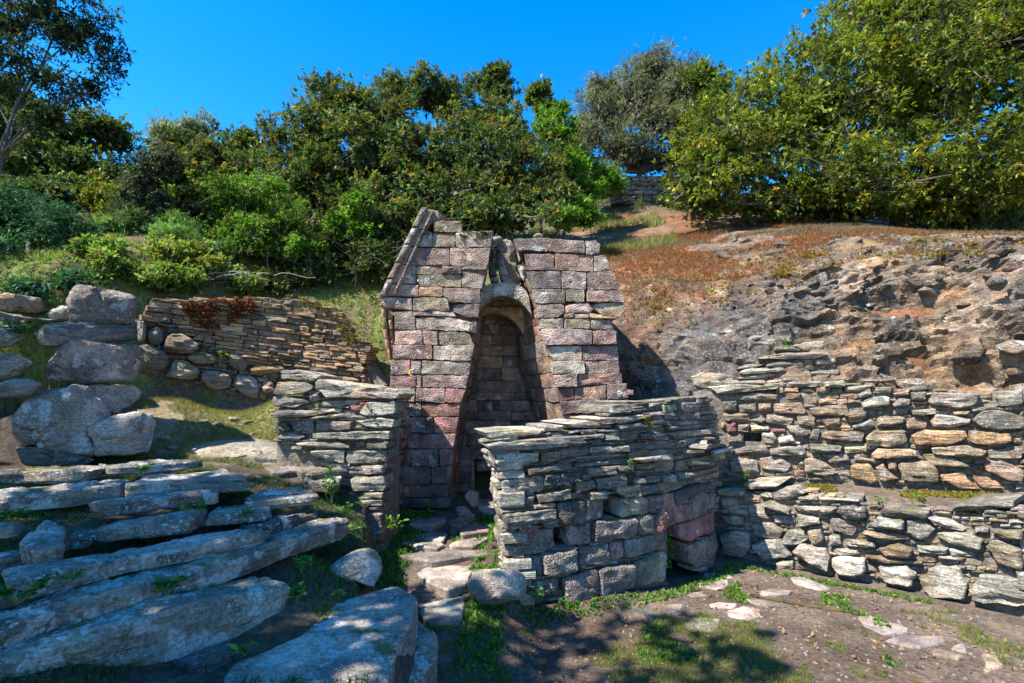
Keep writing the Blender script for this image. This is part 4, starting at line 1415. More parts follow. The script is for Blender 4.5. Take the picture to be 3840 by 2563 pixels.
# ------------------------------------------------------------------ curved wall at the back left
back = empty('retaining_wall', (-3.2, 6.5, 1.65))
tag(back, 'curved brown retaining wall of thin sloping slates above big pale boulders', 'wall', kind='thing')
B_BIG = parse('''
890,530 940,505 1060,540 1110,590 1110,650 1030,720 910,700|tF
1085,710 1130,610 1210,605 1310,680 1280,750 1100,730|tF
1300,720 1340,670 1490,690 1520,740 1500,800 1370,810|wF
1525,720 1560,700 1680,720 1700,860 1640,870 1510,780|wF
900,350 950,360 960,480 900,500|w
965,420 1010,390 1070,410 1060,510 970,510|w
1050,540 1100,440 1210,440 1310,530 1240,580 1090,560|tF
1200,600 1300,545 1420,570 1430,630 1300,650|tF
1480,560 1560,560 1625,630 1600,690 1500,660|tF
1620,650 1850,640 1870,690 1650,720|O
1700,760 1790,740 1800,820 1720,840|t
1860,690 2050,700 2080,760 1900,740|O
2090,700 2360,720 2350,770 2110,760|O
''')
lay(back, BACK, Z4, B_BIG, 'tO', M_SLATE, 'boulder', alpha=(.2, .7), push=(.0, .05), depth=.35, bev=.04, gap=.004, bulge=.03, rough=.03, rnd=.2, seg=.05, nmax=34)
B_REG = [(225, 345), (300, 215), (620, 205), (1000, 195), (1380, 225), (1540, 320), (1610, 440), (1720, 535), (1690, 640), (1712, 780), (1240, 660), (900, 670), (720, 560), (510, 430)]
k46 = lambda P: [((p[0] * .5741 - 400) / .5739, (p[1] * .5741) / .5739) for p in P]
ff = fill(B_REG, [k46(p) for p, _ in B_BIG], 7, (20, 36), (60, 200), slope=.13)
lay(back, BACK, Z6, [(p, '') for p in ff], 'OOtB', M_SLATE, 'slate', alpha=(.0, .45), push=(-.03, .03), depth=.25, bev=.008, gap=.002, bulge=.003, rough=.018, rnd=.06, layers=.011, nmax=24)
ff = fill([(215, 350), (500, 420), (720, 560), (900, 670), (1240, 660), (1200, 800), (1000, 880), (690, 800), (540, 740), (200, 715)], [k46(p) for p, _ in B_BIG], 6, (22, 44), (26, 80), slope=.1)
lay(back, BACK, Z6, [(p, '') for p in ff], 'tOgw', M_SLATE, 'stone', alpha=(.1, .5), push=(-.04, .0), depth=.25, bev=.014, gap=.001, bulge=.008, rough=.02, rnd=.1, nmax=18)
core(back, BACK, lambda s: float(np.interp(s, [0, .5, 1.2, 2.2, 2.8, 3.2, 3.5], [2.3, 2.55, 2.65, 2.7, 2.4, 2.1, 1.75])), 1.2, M_MORTAR, inset=.10, thick=.35, s1=3.45)

# ------------------------------------------------------------------ far dry stone wall on the hill
far = empty('dry_stone_wall', (3.1, 14, 7))
tag(far, 'low grey dry stone wall on the hillside between the trees', 'wall', kind='thing')
FARW = Wall([(1.0, 14.2), (3.2, 13.9), (5.6, 14.0)])
FZ = Zm(2280, 645, .45)
ff = fill([(30, 60), (120, 40), (300, 30), (470, 20), (640, 40), (640, 265), (20, 265)], [], 6, (20, 40), (45, 120))
lay(far, FARW, FZ, [(p, '') for p in ff], 'ww', M_SLATE, 'stone', alpha=(.4, .9), push=(-.03, .05), depth=.35, bev=.05, gap=.008, bulge=.03, rough=.03, rnd=.18, nmin=10, nmax=14, seg=.15)
core(far, FARW, 6.95, 6.0, M_MORTAR, inset=.12, thick=.3, s0=2.0, s1=3.9, step=.3)

ruin = empty('ruined_wall', (-5.3, 7.1, 3.4))
tag(ruin, 'tumbled mossy wall on the left bank behind the sapling', 'wall', kind='thing')
RUIN = Wall([(-7.2, 7.6), (-5.6, 7.15), (-4.2, 6.75)])
ff = fill([(300, 820), (380, 850), (480, 860), (560, 890), (650, 905), (660, 960), (600, 1005), (480, 990), (380, 960), (300, 900)], [], 4, (17, 28), (30, 60), slope=.15)
lay(ruin, RUIN, Zm(0, 0, 1.0), [(p, '') for p in ff], 'ytk', M_MOSSY, 'stone', alpha=(.1, .4), push=(-.05, .08), depth=.35, bev=.03, gap=.004, bulge=.02, rough=.04, rnd=.16, nmax=16, seg=.08)

# ------------------------------------------------------------------ stairs of long slabs on the left
stairs = empty('stone_stairs', (-2.0, 3.0, .6))
tag(stairs, 'rough stairs of long lichen-spotted schist slabs climbing on the left', 'stairs')
def step(L, R, zl, zr, w, h, code='b', alpha=.5, mat=None, **kw):
    A = on_z(*Z5(L), zl); B_ = on_z(*Z5(R), zr)
    return slab_beam('step_slab', A, B_, w, h, pick(code, 'b', .1), alpha, mat or M_BOULDER, stairs, **kw)
step((-160, 1215), (1475, 715), .70, .72, .34, .30, 'b', .9, segs=56, n=34, amp=.024)
step((-140, 1020), (862, 715), .80, .80, .24, .10, 'g', .85, segs=44, n=28)
step((868, 715), (1835, 415), .80, .80, .22, .11, 'g', .85, segs=44, n=28)
step((60, 745), (1350, 480), .88, .88, .22, .085, 'b', .85, segs=40)
step((530, 455), (1035, 405), .96, .96, .28, .09, 'g', .85, segs=30)
step((485, 335), (1140, 275), 1.03, 1.03, .22, .085, 'k', .85, segs=30)
step((700, 225), (1245, 180), 1.09, 1.09, .30, .10, 'b', .85, segs=30)
step((-60, 300), (660, 232), 1.08, 1.08, .34, .11, 'b', .85, segs=30)
step((-60, 172), (470, 152), 1.16, 1.16, .26, .08, 'g', .85, segs=26, mat=M_MOSSY)
step((515, 146), (1050, 112), 1.15, 1.15, .26, .06, 'g', .85, segs=26)
step((1060, 395), (1385, 372), .93, .93, .26, .06, 'g', .85, segs=22)
step((1360, 452), (1680, 365), .86, .86, .2, .05, 'd', .85, segs=22)
step((1300, 318), (1620, 290), .98, .98, .34, .06, 'g', .85, segs=22)
step((300, 515), (480, 500), .92, .92, .2, .07, 'g', .85, segs=16)
step((-60, 640), (300, 560), .90, .90, .2, .06, 'k', .85, segs=20)
step((1050, 560), (1400, 480), .84, .84, .14, .05, 'k', .85, segs=20)
step((500, 640), (980, 575), .87, .87, .1, .05, 'd', .85, segs=20)
for L_, R_, z_, w_, h_, c_ in [((-60, 460), (60, 450), 1.0, .2, .06, 'g'), ((980, 250), (1290, 225), 1.05, .2, .05, 'g'), ((-60, 830), (420, 715), .84, .12, .05, 'g'), ((1000, 1190), (1250, 1085), .50, .16, .05, 'd')]:
    step(L_, R_, z_, z_, w_, h_, c_, .5, segs=24, n=24, amp=.016)
def flat(name, zm, txt, z, thick, parent, mat, palette='g', alpha=(.3, .6), zf=None, **kw):
    res = []
    for P, code in parse(txt):
        zz = zf(P) if zf else z
        pts = [on_z(*zm(p), zz) for p in P]
        res.append(add_stone(parent, name, pts, (0, 0, 1), pick(code, palette), rng.uniform(*alpha), mat, depth=thick, **kw))
    return res
def flat_z(P):
    px, py = Z5((sum(p[0] for p in P) / len(P), sum(p[1] for p in P) / len(P))); z = 1.0
    for _ in range(10):
        q = on_z(px, py, z); z = .5 * z + .5 * (float(ground_h(np.array([q.x]), np.array([q.y]))[0]) + .035)
    return z
flat('step_slab', Z5, '''
90,520 240,415 350,450 330,545 150,560|b
1330,125 1480,115 1600,145 1420,165|k
1500,105 1700,95 1820,150 1600,180 1520,150|g
1300,85 1480,30 1600,60 1480,95|g
1600,150 1780,165 1760,215 1560,200|k
''', 1.0, .10, stairs, M_BOULDER, zf=lambda P: .97 if P[0][0] < 200 else flat_z(P), bev=.014, bulge=.006, rough=.018, rnd=.08, nmax=40, seg=.04)

def rockthing(name, label, cat, zm, poly, depth, code, alpha, mat=None, Nz=.25, group=None, extra=(), **kw):
    px = [zm(p) for p in poly]
    c = at_depth(sum(p[0] for p in px) / len(px), sum(p[1] for p in px) / len(px), depth)
    N = (Vector((0, 0, CAMZ)) - c); N.normalize()
    O = Vector((0, 0, CAMZ))
    def plane(pts):
        r = []
        for x, y in pts:
            d = Vector(ray(x, y)); r.append(O + d * ((c - O).dot(N) / d.dot(N)))
        return r
    ex = [(plane([zm(p) for p in P2]), N, k2) for P2, k2 in extra]
    o = boulder(name, plane(px), N, pick(code, 'b', .08), alpha, mat or M_BOULDER, None, ex, **kw)
    tag(o, label, cat, group)
    return o
# the broad slab boulder at the foot of the stairs: flat top, broken side
top = [on_z(*Z5(p), .44) for p in [(1130, 1300), (1210, 1180), (1420, 1110), (1650, 900), (1900, 810), (2060, 770), (2165, 840), (2150, 960), (2060, 1090), (2010, 1330), (1500, 1420)]]
bo = boulder('boulder', top, (0, 0, 1), PAL['b'], .72, M_BOULDER, None, Df=.03, Db=.5, p=.35, n=60, rings=9, amp=.02, freq=4.0, layers=.006)
tag(bo, 'broad flat-topped boulder with white lichen at the foot of the stairs', 'boulder')
low = [on_z(*Z5(p), .22) for p in [(2050, 1080), (2160, 950), (2240, 1010), (2270, 1110), (2200, 1240), (2090, 1330), (2010, 1300)]]
bo = boulder('boulder', low, (0, 0, 1), PAL['b'], .6, M_BOULDER, None, Df=.05, Db=.28, p=.5, n=36, rings=6, amp=.025, freq=6.0)
tag(bo, 'small lichened rock leaning against the broad boulder beside the court', 'boulder')
rockthing('boulder', 'rounded boulder with a white lichen patch between stairs and path', 'boulder', Z5,
          [(1600, 750), (1720, 650), (1840, 572), (1930, 560), (1972, 620), (1976, 690), (1930, 770), (1850, 735), (1740, 850), (1650, 870), (1590, 800)], 3.55, 'b', .75, Df=.16, Db=.2, amp=.015)
rockthing('boulder', 'rounded grey boulder at the left foot of the curved wall', 'boulder', Z2,
          [(98, 1370), (150, 1295), (270, 1275), (400, 1280), (475, 1335), (485, 1420), (440, 1480), (300, 1500), (180, 1500), (112, 1440)], 3.9, 'b', .5, Df=.14, Db=.1, p=.65, amp=.015)
rockthing('boulder', 'small pale pink boulder before the low doorway of the temple', 'boulder', ZP,
          [(680, 625), (720, 595), (775, 600), (780, 700), (735, 706), (700, 665)], 5.35, 'p', .5, mat=M_TUFA, Df=.07, Db=.1, n=24, rings=5, amp=.012)
# stacked boulders on the far left
rockthing('boulder', 'huge squared schist block topmost of the stack on the left', 'boulder', Z4,
          [(455, 215), (480, 150), (520, 125), (690, 145), (880, 190), (897, 280), (868, 395), (600, 362), (462, 352)], 4.9, 'k', .35, Df=.2, Db=.45, p=.4, amp=.036, freq=3.2, layers=.012, n=52)
rockthing('boulder', 'mossy flat slab lying under the topmost squared block', 'boulder', Z4,
          [(222, 440), (330, 375), (590, 360), (905, 405), (880, 485), (640, 500), (280, 525)], 4.85, 'k', .1, mat=M_MOSSY, Df=.22, Db=.4, p=.45, amp=.036, freq=3.2)
rockthing('boulder', 'dark purple pitted block under the mossy slab', 'boulder', Z4,
          [(272, 660), (400, 520), (520, 492), (870, 515), (935, 560), (880, 745), (560, 745), (280, 745)], 4.8, 'm', .75, mat=M_TUFA, Df=.15, Db=.4, p=.35, amp=.036, freq=3.2)
rockthing('boulder', 'big blue-grey boulder carved like a seat below the dark block', 'boulder', Z4,
          [(92, 1070), (120, 950), (160, 870), (330, 805), (560, 780), (640, 850), (705, 970), (690, 1060), (620, 1240), (400, 1215), (150, 1165)], 4.45, 'b', .62, Df=.25, Db=.4, p=.45, amp=.036, freq=3.2, n=54,
          extra=[([(560, 1050), (690, 1000), (900, 950), (995, 962), (985, 1080), (958, 1205), (820, 1245), (600, 1240)], dict(Df=.27, Db=.45, p=.3, amp=.036, freq=3.2, n=44)),
                 ([(580, 790), (700, 770), (880, 768), (945, 822), (900, 890), (760, 960), (640, 950)], dict(Df=-.02, Db=.5, p=.4, amp=.036, freq=3.2, n=40))])
rockthing('boulder', 'grey lichened rock at the left edge below the leafy weeds', 'boulder', Z4,
          [(-60, 600), (90, 573), (215, 622), (110, 728), (-60, 745)], 4.3, 'b', .6, Df=.15, Db=.3, p=.35, amp=.036, freq=3.2)
rockthing('boulder', 'flat grey rock at the left edge, lowest of the stack there', 'boulder', Z4,
          [(-60, 775), (180, 745), (265, 772), (180, 842), (-60, 865)], 4.2, 'b', .6, Df=.15, Db=.3, p=.35, amp=.036, freq=3.2)
rockthing('boulder', 'rounded grey rock at the left edge beside the mossy slab', 'boulder', Z4,
          [(-60, 390), (100, 395), (155, 470), (70, 540), (-60, 535)], 4.5, 'b', .5, Df=.15, Db=.3, p=.4, amp=.036, freq=3.2)
rockthing('boulder', 'long thin grey slab at the left edge under the orange rock', 'boulder', Z4,
          [(-60, 285), (150, 330), (400, 352), (200, 365), (-60, 350)], 4.9, 'b', .5, Df=.15, Db=.3, p=.35, amp=.036, freq=3.2)
rockthing('boulder', 'rust-coloured rock on the upper left edge', 'boulder', Z4,
          [(-60, 185), (60, 178), (270, 206), (302, 290), (250, 315), (60, 302), (-60, 290)], 5.3, 't', .3, Df=.15, Db=.3, p=.4, layers=.01)
rockthing('boulder', 'small pale rock left of the topmost squared block', 'boulder', Z4,
          [(318, 305), (400, 255), (485, 262), (475, 345), (340, 352)], 5.3, 'w', .4, Df=.1, Db=.25, p=.5)
rockthing('boulder', 'dark stone wedged under the seat-shaped boulder', 'boulder', Z4,
          [(90, 1180), (250, 1185), (480, 1230), (620, 1260), (500, 1310), (160, 1300)], 4.3, 'd', .3, Df=.1, Db=.3, p=.5)
rockthing('boulder', 'flat dark slate lying on the grass above the brown wall', 'boulder', Z6,
          [(595, 150), (680, 135), (750, 142), (755, 168), (690, 180), (600, 175)], 7.0, 'd', .4, Df=.12, Db=.2, p=.4, n=26, rings=4)

# ------------------------------------------------------------------ paving of the path and stones in the court
def pz(P):
    z = .15
    for _ in range(8):
        y = on_z(*ZP((sum(p[0] for p in P) / len(P), sum(p[1] for p in P) / len(P))), z).y
        z = .085 + min(2.25, max(0, y - 3.25)) * .165
    return z
flat('paving_stone', ZP, '''
320,775 560,760 565,790 480,820 320,810|c
575,800 680,740 750,745 750,775 660,830 590,815|c
640,860 760,780 885,740 890,850 800,860 670,880|c
345,880 460,860 580,870 545,915 420,900|c
260,935 380,895 500,910 555,945 500,970|c
580,945 720,870 810,870 850,900 750,955 600,955|c
255,1010 500,970 700,960 850,975 830,1010 700,1020 480,1055 300,1030|c
372,1130 430,1090 760,1060 860,1085 830,1120 720,1140 700,1200 570,1240 420,1180|c
400,1340 620,1275 690,1295 670,1420 440,1445 390,1390|c
770,700 880,690 885,740 800,735|c
580,835 650,830 640,865 590,860|c
760,650 880,640 885,688 775,695|c
620,700 690,690 730,730 640,740|c
''', 0, .14, ground, M_PAVE, alpha=(.0, .2), zf=pz, bev=.009, gap=.001, bulge=.001, rough=.004, rnd=.07, nmax=40, seg=.04)
flat('paving_stone', Z8, '''
920,380 1000,345 1120,350 1110,375 1010,400 930,395|g
1115,420 1160,400 1255,405 1240,450 1150,450|c
1275,375 1340,360 1400,370 1400,395 1330,405 1285,395|C
1210,350 1250,342 1315,350 1300,365 1220,365|C
1390,305 1440,295 1515,300 1500,315 1400,318|C
1335,335 1400,335 1500,355 1400,355|C
1505,255 1560,255 1655,295 1620,300 1520,275|C
1165,275 1285,265 1280,290 1240,300 1165,285|C
1190,240 1280,240 1300,255 1200,260|c
1745,395 1800,390 1935,435 1930,455 1840,462 1770,430|C
1840,480 1900,462 2060,470 2070,490 1960,510|C
2010,515 2040,508 2135,540 2110,548 2020,530|t
2080,505 2130,488 2147,525 2110,520|C
2190,530 2250,535 2275,570 2200,590 2210,560|t
1030,305 1090,290 1100,305 1040,315|C
1130,315 1180,305 1210,320 1150,325|C
960,305 1010,295 1015,310 965,320|C
''', .013, .1, ground, M_PAVE, alpha=(.0, .25), bev=.010, gap=.0, bulge=.001, rough=.006, rnd=.10, nmax=36, seg=.035)

pts = [on_z(*Z8(p), 0) for p in [(1150, 262), (1215, 285), (1290, 308), (1420, 330), (1560, 355), (1690, 380), (1770, 400)]]
V, Q = [], []
for i, p in enumerate(pts):
    t = (pts[min(i + 1, len(pts) - 1)] - pts[max(0, i - 1)]).normalized(); s = Vector((-t.y, t.x, 0)); w = [.04, .07, .055, .03, .035, .025, .012][i]
    for k in range(5):
        f = k / 4 * 2 - 1; q = p + s * w * f * (1 + .3 * nz(p + Vector((f, 0, 0)), 5)); V.append((q.x, q.y, float(ground_h(np.array([q.x]), np.array([q.y]))[0]) + .006))
    if i:
        for k in range(4): Q.append(((i - 1) * 5 + k, (i - 1) * 5 + k + 1, i * 5 + k + 1, i * 5 + k))
M_WET = plain('wet_algae', (.075, .06, .025), .25, 16, .6, .5, .01)
tag(link('water_trickle', np_mesh('water_trickle', V, Q, M_WET, smooth=True)), kind='structure')

for k in range(46):
    x, y = rng.uniform(-3.6, -1.5), rng.uniform(4.9, 6.3)
    if abs(x + 2.5) > .9 and rng.random() < .5: continue
    s_ = rng.uniform(.02, .075); z = float(ground_h(np.array([x]), np.array([y]))[0])
    o = link('rock', rng.choice(ROCKS), M_SLATE, ground, Vector((x, y, z + s_ * .05))); o.scale = (s_, s_, s_ * .6); o.rotation_euler = (rng.uniform(-.2, .2), rng.uniform(-.2, .2), rng.uniform(0, 6.3)); o.color = (*pick('', 'wgt'), .5)

# the two right-hand walls run on past the edge of the picture
def courses(parent, wall, s0, s1, z0, z1, palette, h=(.09, .17), w=(.18, .42), name='stone'):
    z = z0
    while z < z1 - .03:
        hh = min(rng.uniform(*h), z1 - z); s = s0 + rng.uniform(-.12, .0)
        while s < s1:
            e = s + rng.uniform(*w)
            a, N = wall.at(s + .01); b_, _ = wall.at(min(e, wall.S[-1]))
            j = lambda: rng.uniform(-.016, .016)
            P = [a + Vector((0, 0, z + j())), (a + b_) / 2 + Vector((0, 0, z + j())), b_ + Vector((0, 0, z + j())), b_ + Vector((0, 0, z + hh + j())), (a + b_) / 2 + Vector((0, 0, z + hh + j())), a + Vector((0, 0, z + hh + j()))]
            add_stone(parent, name, P, N, pick('', palette), rng.uniform(.1, .6), M_SLATE, push=rng.uniform(-.02, .04), depth=.28, bev=.016, gap=.002, bulge=.010, rough=.024, rnd=.10, layers=.010, seg=.06, nmax=22)
            s = e
        z += hh
def s_at(wall, px, py):
    p, i = wall.hit(px, py); return wall.S[i] + (Vector((p.x, p.y, 0)) - wall.p[i]).length
courses(upper, UPPER, s_at(UPPER, 3850, 1600), UPPER.S[-1], .72, 1.78, 'gtwk')
courses(lower, LOWER, s_at(LOWER, 3870, 2050), LOWER.S[-1], -.02, .80, 'gwtk')
# ------------------------------------------------------------------ vegetation
def surf(x, y):
    z = float(ground_h(np.array([x]), np.array([y]))[0])
    if x > 1.2:
        t = y - float(rim(np.array([x]))[0])
        if 0 < t < 4.3: z = float(profz(np.array([x]), np.array([t]))[0])
    return z
def ghit(px, py, t0=1.5, t1=40):
    r = ray(px, py); t = t0
    while t < t1:
        x, y, z = r[0] * t, r[1] * t, CAMZ + r[2] * t
        if z < surf(x, y): return Vector((x, y, surf(x, y)))
        t *= 1.012
    return Vector((r[0] * t1, r[1] * t1, surf(r[0] * t1, r[1] * t1)))

def unit(a): return a / np.maximum(np.linalg.norm(a, axis=1, keepdims=True), 1e-9)

def leaf_arrays(B, D, L, W, cols, up=None):
    """Kite-shaped leaves: base points B, directions D, lengths L, widths W."""
    n = len(B); D = unit(D)
    R = nrs.normal(size=(n, 3)) if up is None else up + .35 * nrs.normal(size=(n, 3))
    S = unit(np.cross(D, R)); Nn = np.cross(S, D)
    L = L[:, None]; W = W[:, None]
    mid = B + D * L * .48
    V = np.stack([B, mid + S * W * .5 + Nn * W * .12, B + D * L - Nn * L * .10, mid - S * W * .5 + Nn * W * .12], 1).reshape(-1, 3)
    Q = np.arange(4 * n).reshape(-1, 4)
    C = np.repeat(cols, 4, axis=0)
    return V, Q, C

def tubes(paths, n=5):
    """Tapered limbs joined into one mesh: each path is a list of (point, radius)."""
    VV, QQ, k = [], [], 0
    for path in paths:
        pts = np.array([p for p, _ in path], float); rad = [r for _, r in path]; m = len(pts)
        T = np.gradient(pts, axis=0); T = unit(T)
        ref = np.array([0, 0, 1.0]) if abs(T[0, 2]) < .8 else np.array([1.0, 0, 0])
        U = unit(np.cross(T, ref)); W = np.cross(T, U)
        a = 2 * np.pi * np.arange(n) / n
        ring = pts[:, None, :] + (U[:, None, :] * np.cos(a)[None, :, None] + W[:, None, :] * np.sin(a)[None, :, None]) * np.array(rad)[:, None, None]
        VV.append(ring.reshape(-1, 3))
        for i in range(m - 1):
            for j in range(n):
                j2 = (j + 1) % n; QQ.append((k + i * n + j, k + i * n + j2, k + (i + 1) * n + j2, k + (i + 1) * n + j))
        k += m * n
    return np.concatenate(VV), np.array(QQ)

def limb(a, b, r0, r1, n=5, wob=.12, sag=0.0):
    a, b = np.array(a, float), np.array(b, float); L = np.linalg.norm(b - a)
    o = nrs.normal(size=(3, 3)) * wob * L * .35
    res = []
    for i in range(n + 1):
        t = i / n
        p = a + (b - a) * t + o[0] * math.sin(math.pi * t) + o[1] * .5 * math.sin(2 * math.pi * t) + np.array([0, 0, sag * math.sin(math.pi * t)])
        res.append((p, r0 + (r1 - r0) * t))
    return res

def colours(n, palette, var=.3):
    idx = nrs.choice(len(palette), size=n, p=np.array([w for _, w in palette]) / sum(w for _, w in palette))
    base = np.array([c for c, _ in palette])[idx]
    return base * (1 + var * nrs.uniform(-1, 1, size=(n, 1))) * (1 + .08 * nrs.normal(size=(n, 3)))

def tree(name, label, cat, blobs, base, leaves, size, palette, tip=None, clump=.22, ros=7, trunk_r=.1, group=None, shell=.72, limbs=26, world=False, width=.42, up=.35, twig=.010, density=1.0, matl=None, flat_=1.0, inner=.14, sprays=0):
    """Trunk with limbs, and a crown of leaf rosettes gathered in clumps over the given lobes."""
    leaves = int(leaves * .92); size = size * 1.34
    bl = []
    for b in blobs:
        if world: C = np.array(b[:3]); R = np.array(b[3:6])
        else:
            px, py, rx, ry, d = b
            if d == 0: d = ghit(px, py + ry * .85).y
            C = np.array(at_depth(px, py, d)); R = np.array([rx, (rx + ry) * .5, ry]) * d / F
        bl.append((C, R))
    wts = np.array([np.prod(R) ** (2 / 3) for _, R in bl]); wts = wts / wts.sum()
    base = np.array(base, float)
    root = empty(name, tuple(base)); tag(root, label, cat, group)
    ncl = max(6, int(sum(np.prod(R) ** (2 / 3) for _, R in bl) * 4 * 3.1 / (clump * clump * 3.2) * density))
    nros = max(1, leaves // ros); per = max(2, nros // ncl)
    pts, axes, outer, cls, tone = [], [], [], [], []
    for (C, R), w in zip(bl, wts):
        k = max(2, int(round(ncl * w)))
        d = unit(nrs.normal(size=(k, 3))); d[:, 1] -= .35; d[:, 2] += .12; d = unit(d)
        rr = np.where(nrs.rand(k) < .75, nrs.uniform(shell + .08, 1.06, k), nrs.uniform(.25, shell, k))
        rr = rr * (1 + .16 * np.sin(d[:, 0] * 7 + C[0]) * np.sin(d[:, 2] * 6 + C[2]))
        cc = C + d * R * rr[:, None]
        for q, dd, r_ in zip(cc, d, rr):
            cr = clump * nrs.uniform(.6, 1.35)
            m = max(1, int(per * nrs.uniform(.5, 1.5)))
            g = nrs.normal(size=(m, 3)) * cr * .48; g[:, 2] *= .8 * flat_
            pts.append(q + g); axes.append(unit(g * 1.2 / cr + dd * .9 + np.array([0, -.1, up]) + .25 * nrs.normal(size=(m, 3))))
            outer.append(np.clip((g @ dd) / cr + (r_ - .8) * 2, -1, 1)); cls.append((q, C)); tone.append(np.full(m, nrs.uniform(.62, 1.35)))
    P = np.concatenate(pts); A = np.concatenate(axes); O = np.concatenate(outer)
    n = len(P)
    B = np.repeat(P, ros, 0) + nrs.normal(size=(n * ros, 3)) * size * .12
    D = np.repeat(A, ros, 0) * .55 + nrs.normal(size=(n * ros, 3)) * .55
    L = size * nrs.uniform(.42, 1.4, n * ros)
    cl = colours(n, palette, .28)
    if tip is not None:
        m = (nrs.rand(n) < np.clip(.05 + .42 * O, 0, .6)); cl[m] = colours(int(m.sum()), tip, .25)
    cl = cl * np.concatenate(tone)[:, None]
    cols = np.clip(np.repeat(cl, ros, 0) * nrs.uniform(.8, 1.2, (n * ros, 1)), .004, 1)
    V, Q, Cc = leaf_arrays(B, D, L, L * width, cols, up=np.array([0, 0, 1.0]))
    if inner > 0:
        k = int(leaves * inner); bi = nrs.choice(len(bl), size=k, p=wts)
        BC = np.array([C for C, _ in bl])[bi]; BR_ = np.array([R for _, R in bl])[bi]
        pin = BC + unit(nrs.normal(size=(k, 3))) * BR_ * (nrs.uniform(.1, .62, (k, 1)))
        Li = size * nrs.uniform(1.5, 2.3, k)
        V2, Q2, C2 = leaf_arrays(pin, nrs.normal(size=(k, 3)), Li, Li * .55, np.clip(colours(k, palette, .2), .004, 1))
        Q = np.concatenate([Q, Q2 + len(V)]); V = np.concatenate([V, V2]); Cc = np.concatenate([Cc, C2])
    link('crown', np_mesh('crown', V, Q, matl or M_LEAF, Cc), parent=root)
    paths = []
    main = sorted(bl, key=lambda t: -np.prod(t[1]))
    cen = sum(C * w for (C, _), w in zip(bl, wts))
    fork = base + (cen - base) * .35
    paths.append(limb(base - np.array([0, 0, .15]), fork, trunk_r, trunk_r * .75, 6, .08))
    for C, R in bl: paths.append(limb(fork + nrs.normal(size=3) * .03, C, trunk_r * .55, trunk_r * .22, 6, .16))
    sel = nrs.permutation(len(cls))[:limbs * 4]
    for i in sel:
        q, C = cls[i]
        s = C + (q - C) * .1 + nrs.normal(size=3) * .1
        paths.append(limb(s, q, max(twig * 1.5, trunk_r * .14), twig * .5, 4, .2))
    for i in nrs.permutation(len(cls))[:sprays]:
        q, C = cls[i]; d = (q - C) / max(1e-6, np.linalg.norm(q - C))
        s = q - d * nrs.uniform(.3, .7); e = q + d * nrs.uniform(.02, .18) + nrs.normal(size=3) * .14
        paths.append(limb(s, e, twig * 1.1, twig * .4, 4, .22))
        for _ in range(2): paths.append(limb(s + (e - s) * nrs.uniform(.3, .7), e + nrs.normal(size=3) * .16, twig * .7, twig * .3, 3, .2))
    V, Q = tubes(paths)
    me = np_mesh('trunk', V, Q, M_BARK, smooth=True)
    link('trunk', me, parent=root)
    return root

G_DARK = [((0.045, 0.075, 0.021), 3), ((0.068, 0.105, 0.030), 3), ((0.090, 0.128, 0.068), 2), ((0.033, 0.051, 0.018), 1)]
G_MID = [((0.081, 0.115, 0.024), 3), ((0.115, 0.155, 0.030), 3), ((0.061, 0.081, 0.024), 2)]
G_YEL = [((0.200, 0.213, 0.022), 3), ((0.250, 0.200, 0.025), 2), ((0.150, 0.188, 0.025), 3)]
G_ORANGE = [((.17, .15, .03), 3), ((.13, .15, .03), 3), ((.22, .13, .035), 1)]
G_BRIGHT = [((.09, .19, .022), 3), ((.125, .24, .032), 3), ((.06, .14, .018), 2)]
G_OLIVE = [((0.130, 0.150, 0.098), 3), ((0.182, 0.195, 0.143), 3), ((0.078, 0.098, 0.058), 2), ((0.143, 0.124, 0.111), 2)]
G_LAUREL = [((.11, .145, .026), 3), ((.15, .19, .03), 3), ((.085, .105, .025), 2)]
G_TEAL = [((0.026, 0.081, 0.044), 3), ((0.039, 0.111, 0.058), 3), ((0.018, 0.052, 0.034), 2)]

def gp(px, py, d):                      # a point of the hillside below an image column at a given distance
    p = at_depth(px, py, d); return (p.x, d, surf(p.x, d) - .05)

tree('laurel_tree', 'huge yellow-green evergreen tree filling the upper right', 'tree',
     [(3430, 330, 470, 380, 10.6), (3030, 440, 300, 300, 10.4), (2760, 560, 250, 230, 10.2), (3720, 120, 380, 330, 10.8), (3600, 680, 420, 190, 10.0), (3150, 700, 330, 150, 9.7), (2620, 700, 150, 130, 9.8), (3960, 480, 300, 380, 10.5), (3330, 40, 240, 200, 11.0), (2860, 760, 220, 80, 10.2), (3600, 780, 450, 80, 10.4), (3150, 770, 320, 70, 10.2), (2680, 770, 130, 70, 10.0)],
     gp(3350, 830, 10.8), 185000, .068, G_LAUREL, G_YEL, clump=.24, trunk_r=.16, limbs=60, twig=.012, sprays=260)
tree('arbutus_tree', 'broad dark evergreen tree with rusty shoots behind the temple', 'tree',
     [(1260, 400, 120, 90, 10.6), (1180, 540, 170, 150, 10.3), (1430, 470, 170, 130, 10.8), (1640, 370, 150, 90, 11.0), (1500, 340, 80, 55, 11.0), (1790, 470, 130, 110, 10.8), (1920, 520, 110, 110, 10.6), (1450, 650, 300, 200, 10.0), (1750, 650, 280, 190, 10.0), (1160, 720, 140, 150, 9.8), (1990, 700, 150, 120, 9.8), (1620, 780, 380, 80, 9.4), (2090, 640, 90, 100, 10.4), (1850, 830, 260, 60, 8.6), (1480, 830, 200, 60, 8.8), (2080, 780, 130, 70, 9.2)],
     gp(1600, 850, 10.2), 150000, .058, G_DARK, G_ORANGE, clump=.22, trunk_r=.14, limbs=60, twig=.010, sprays=240)
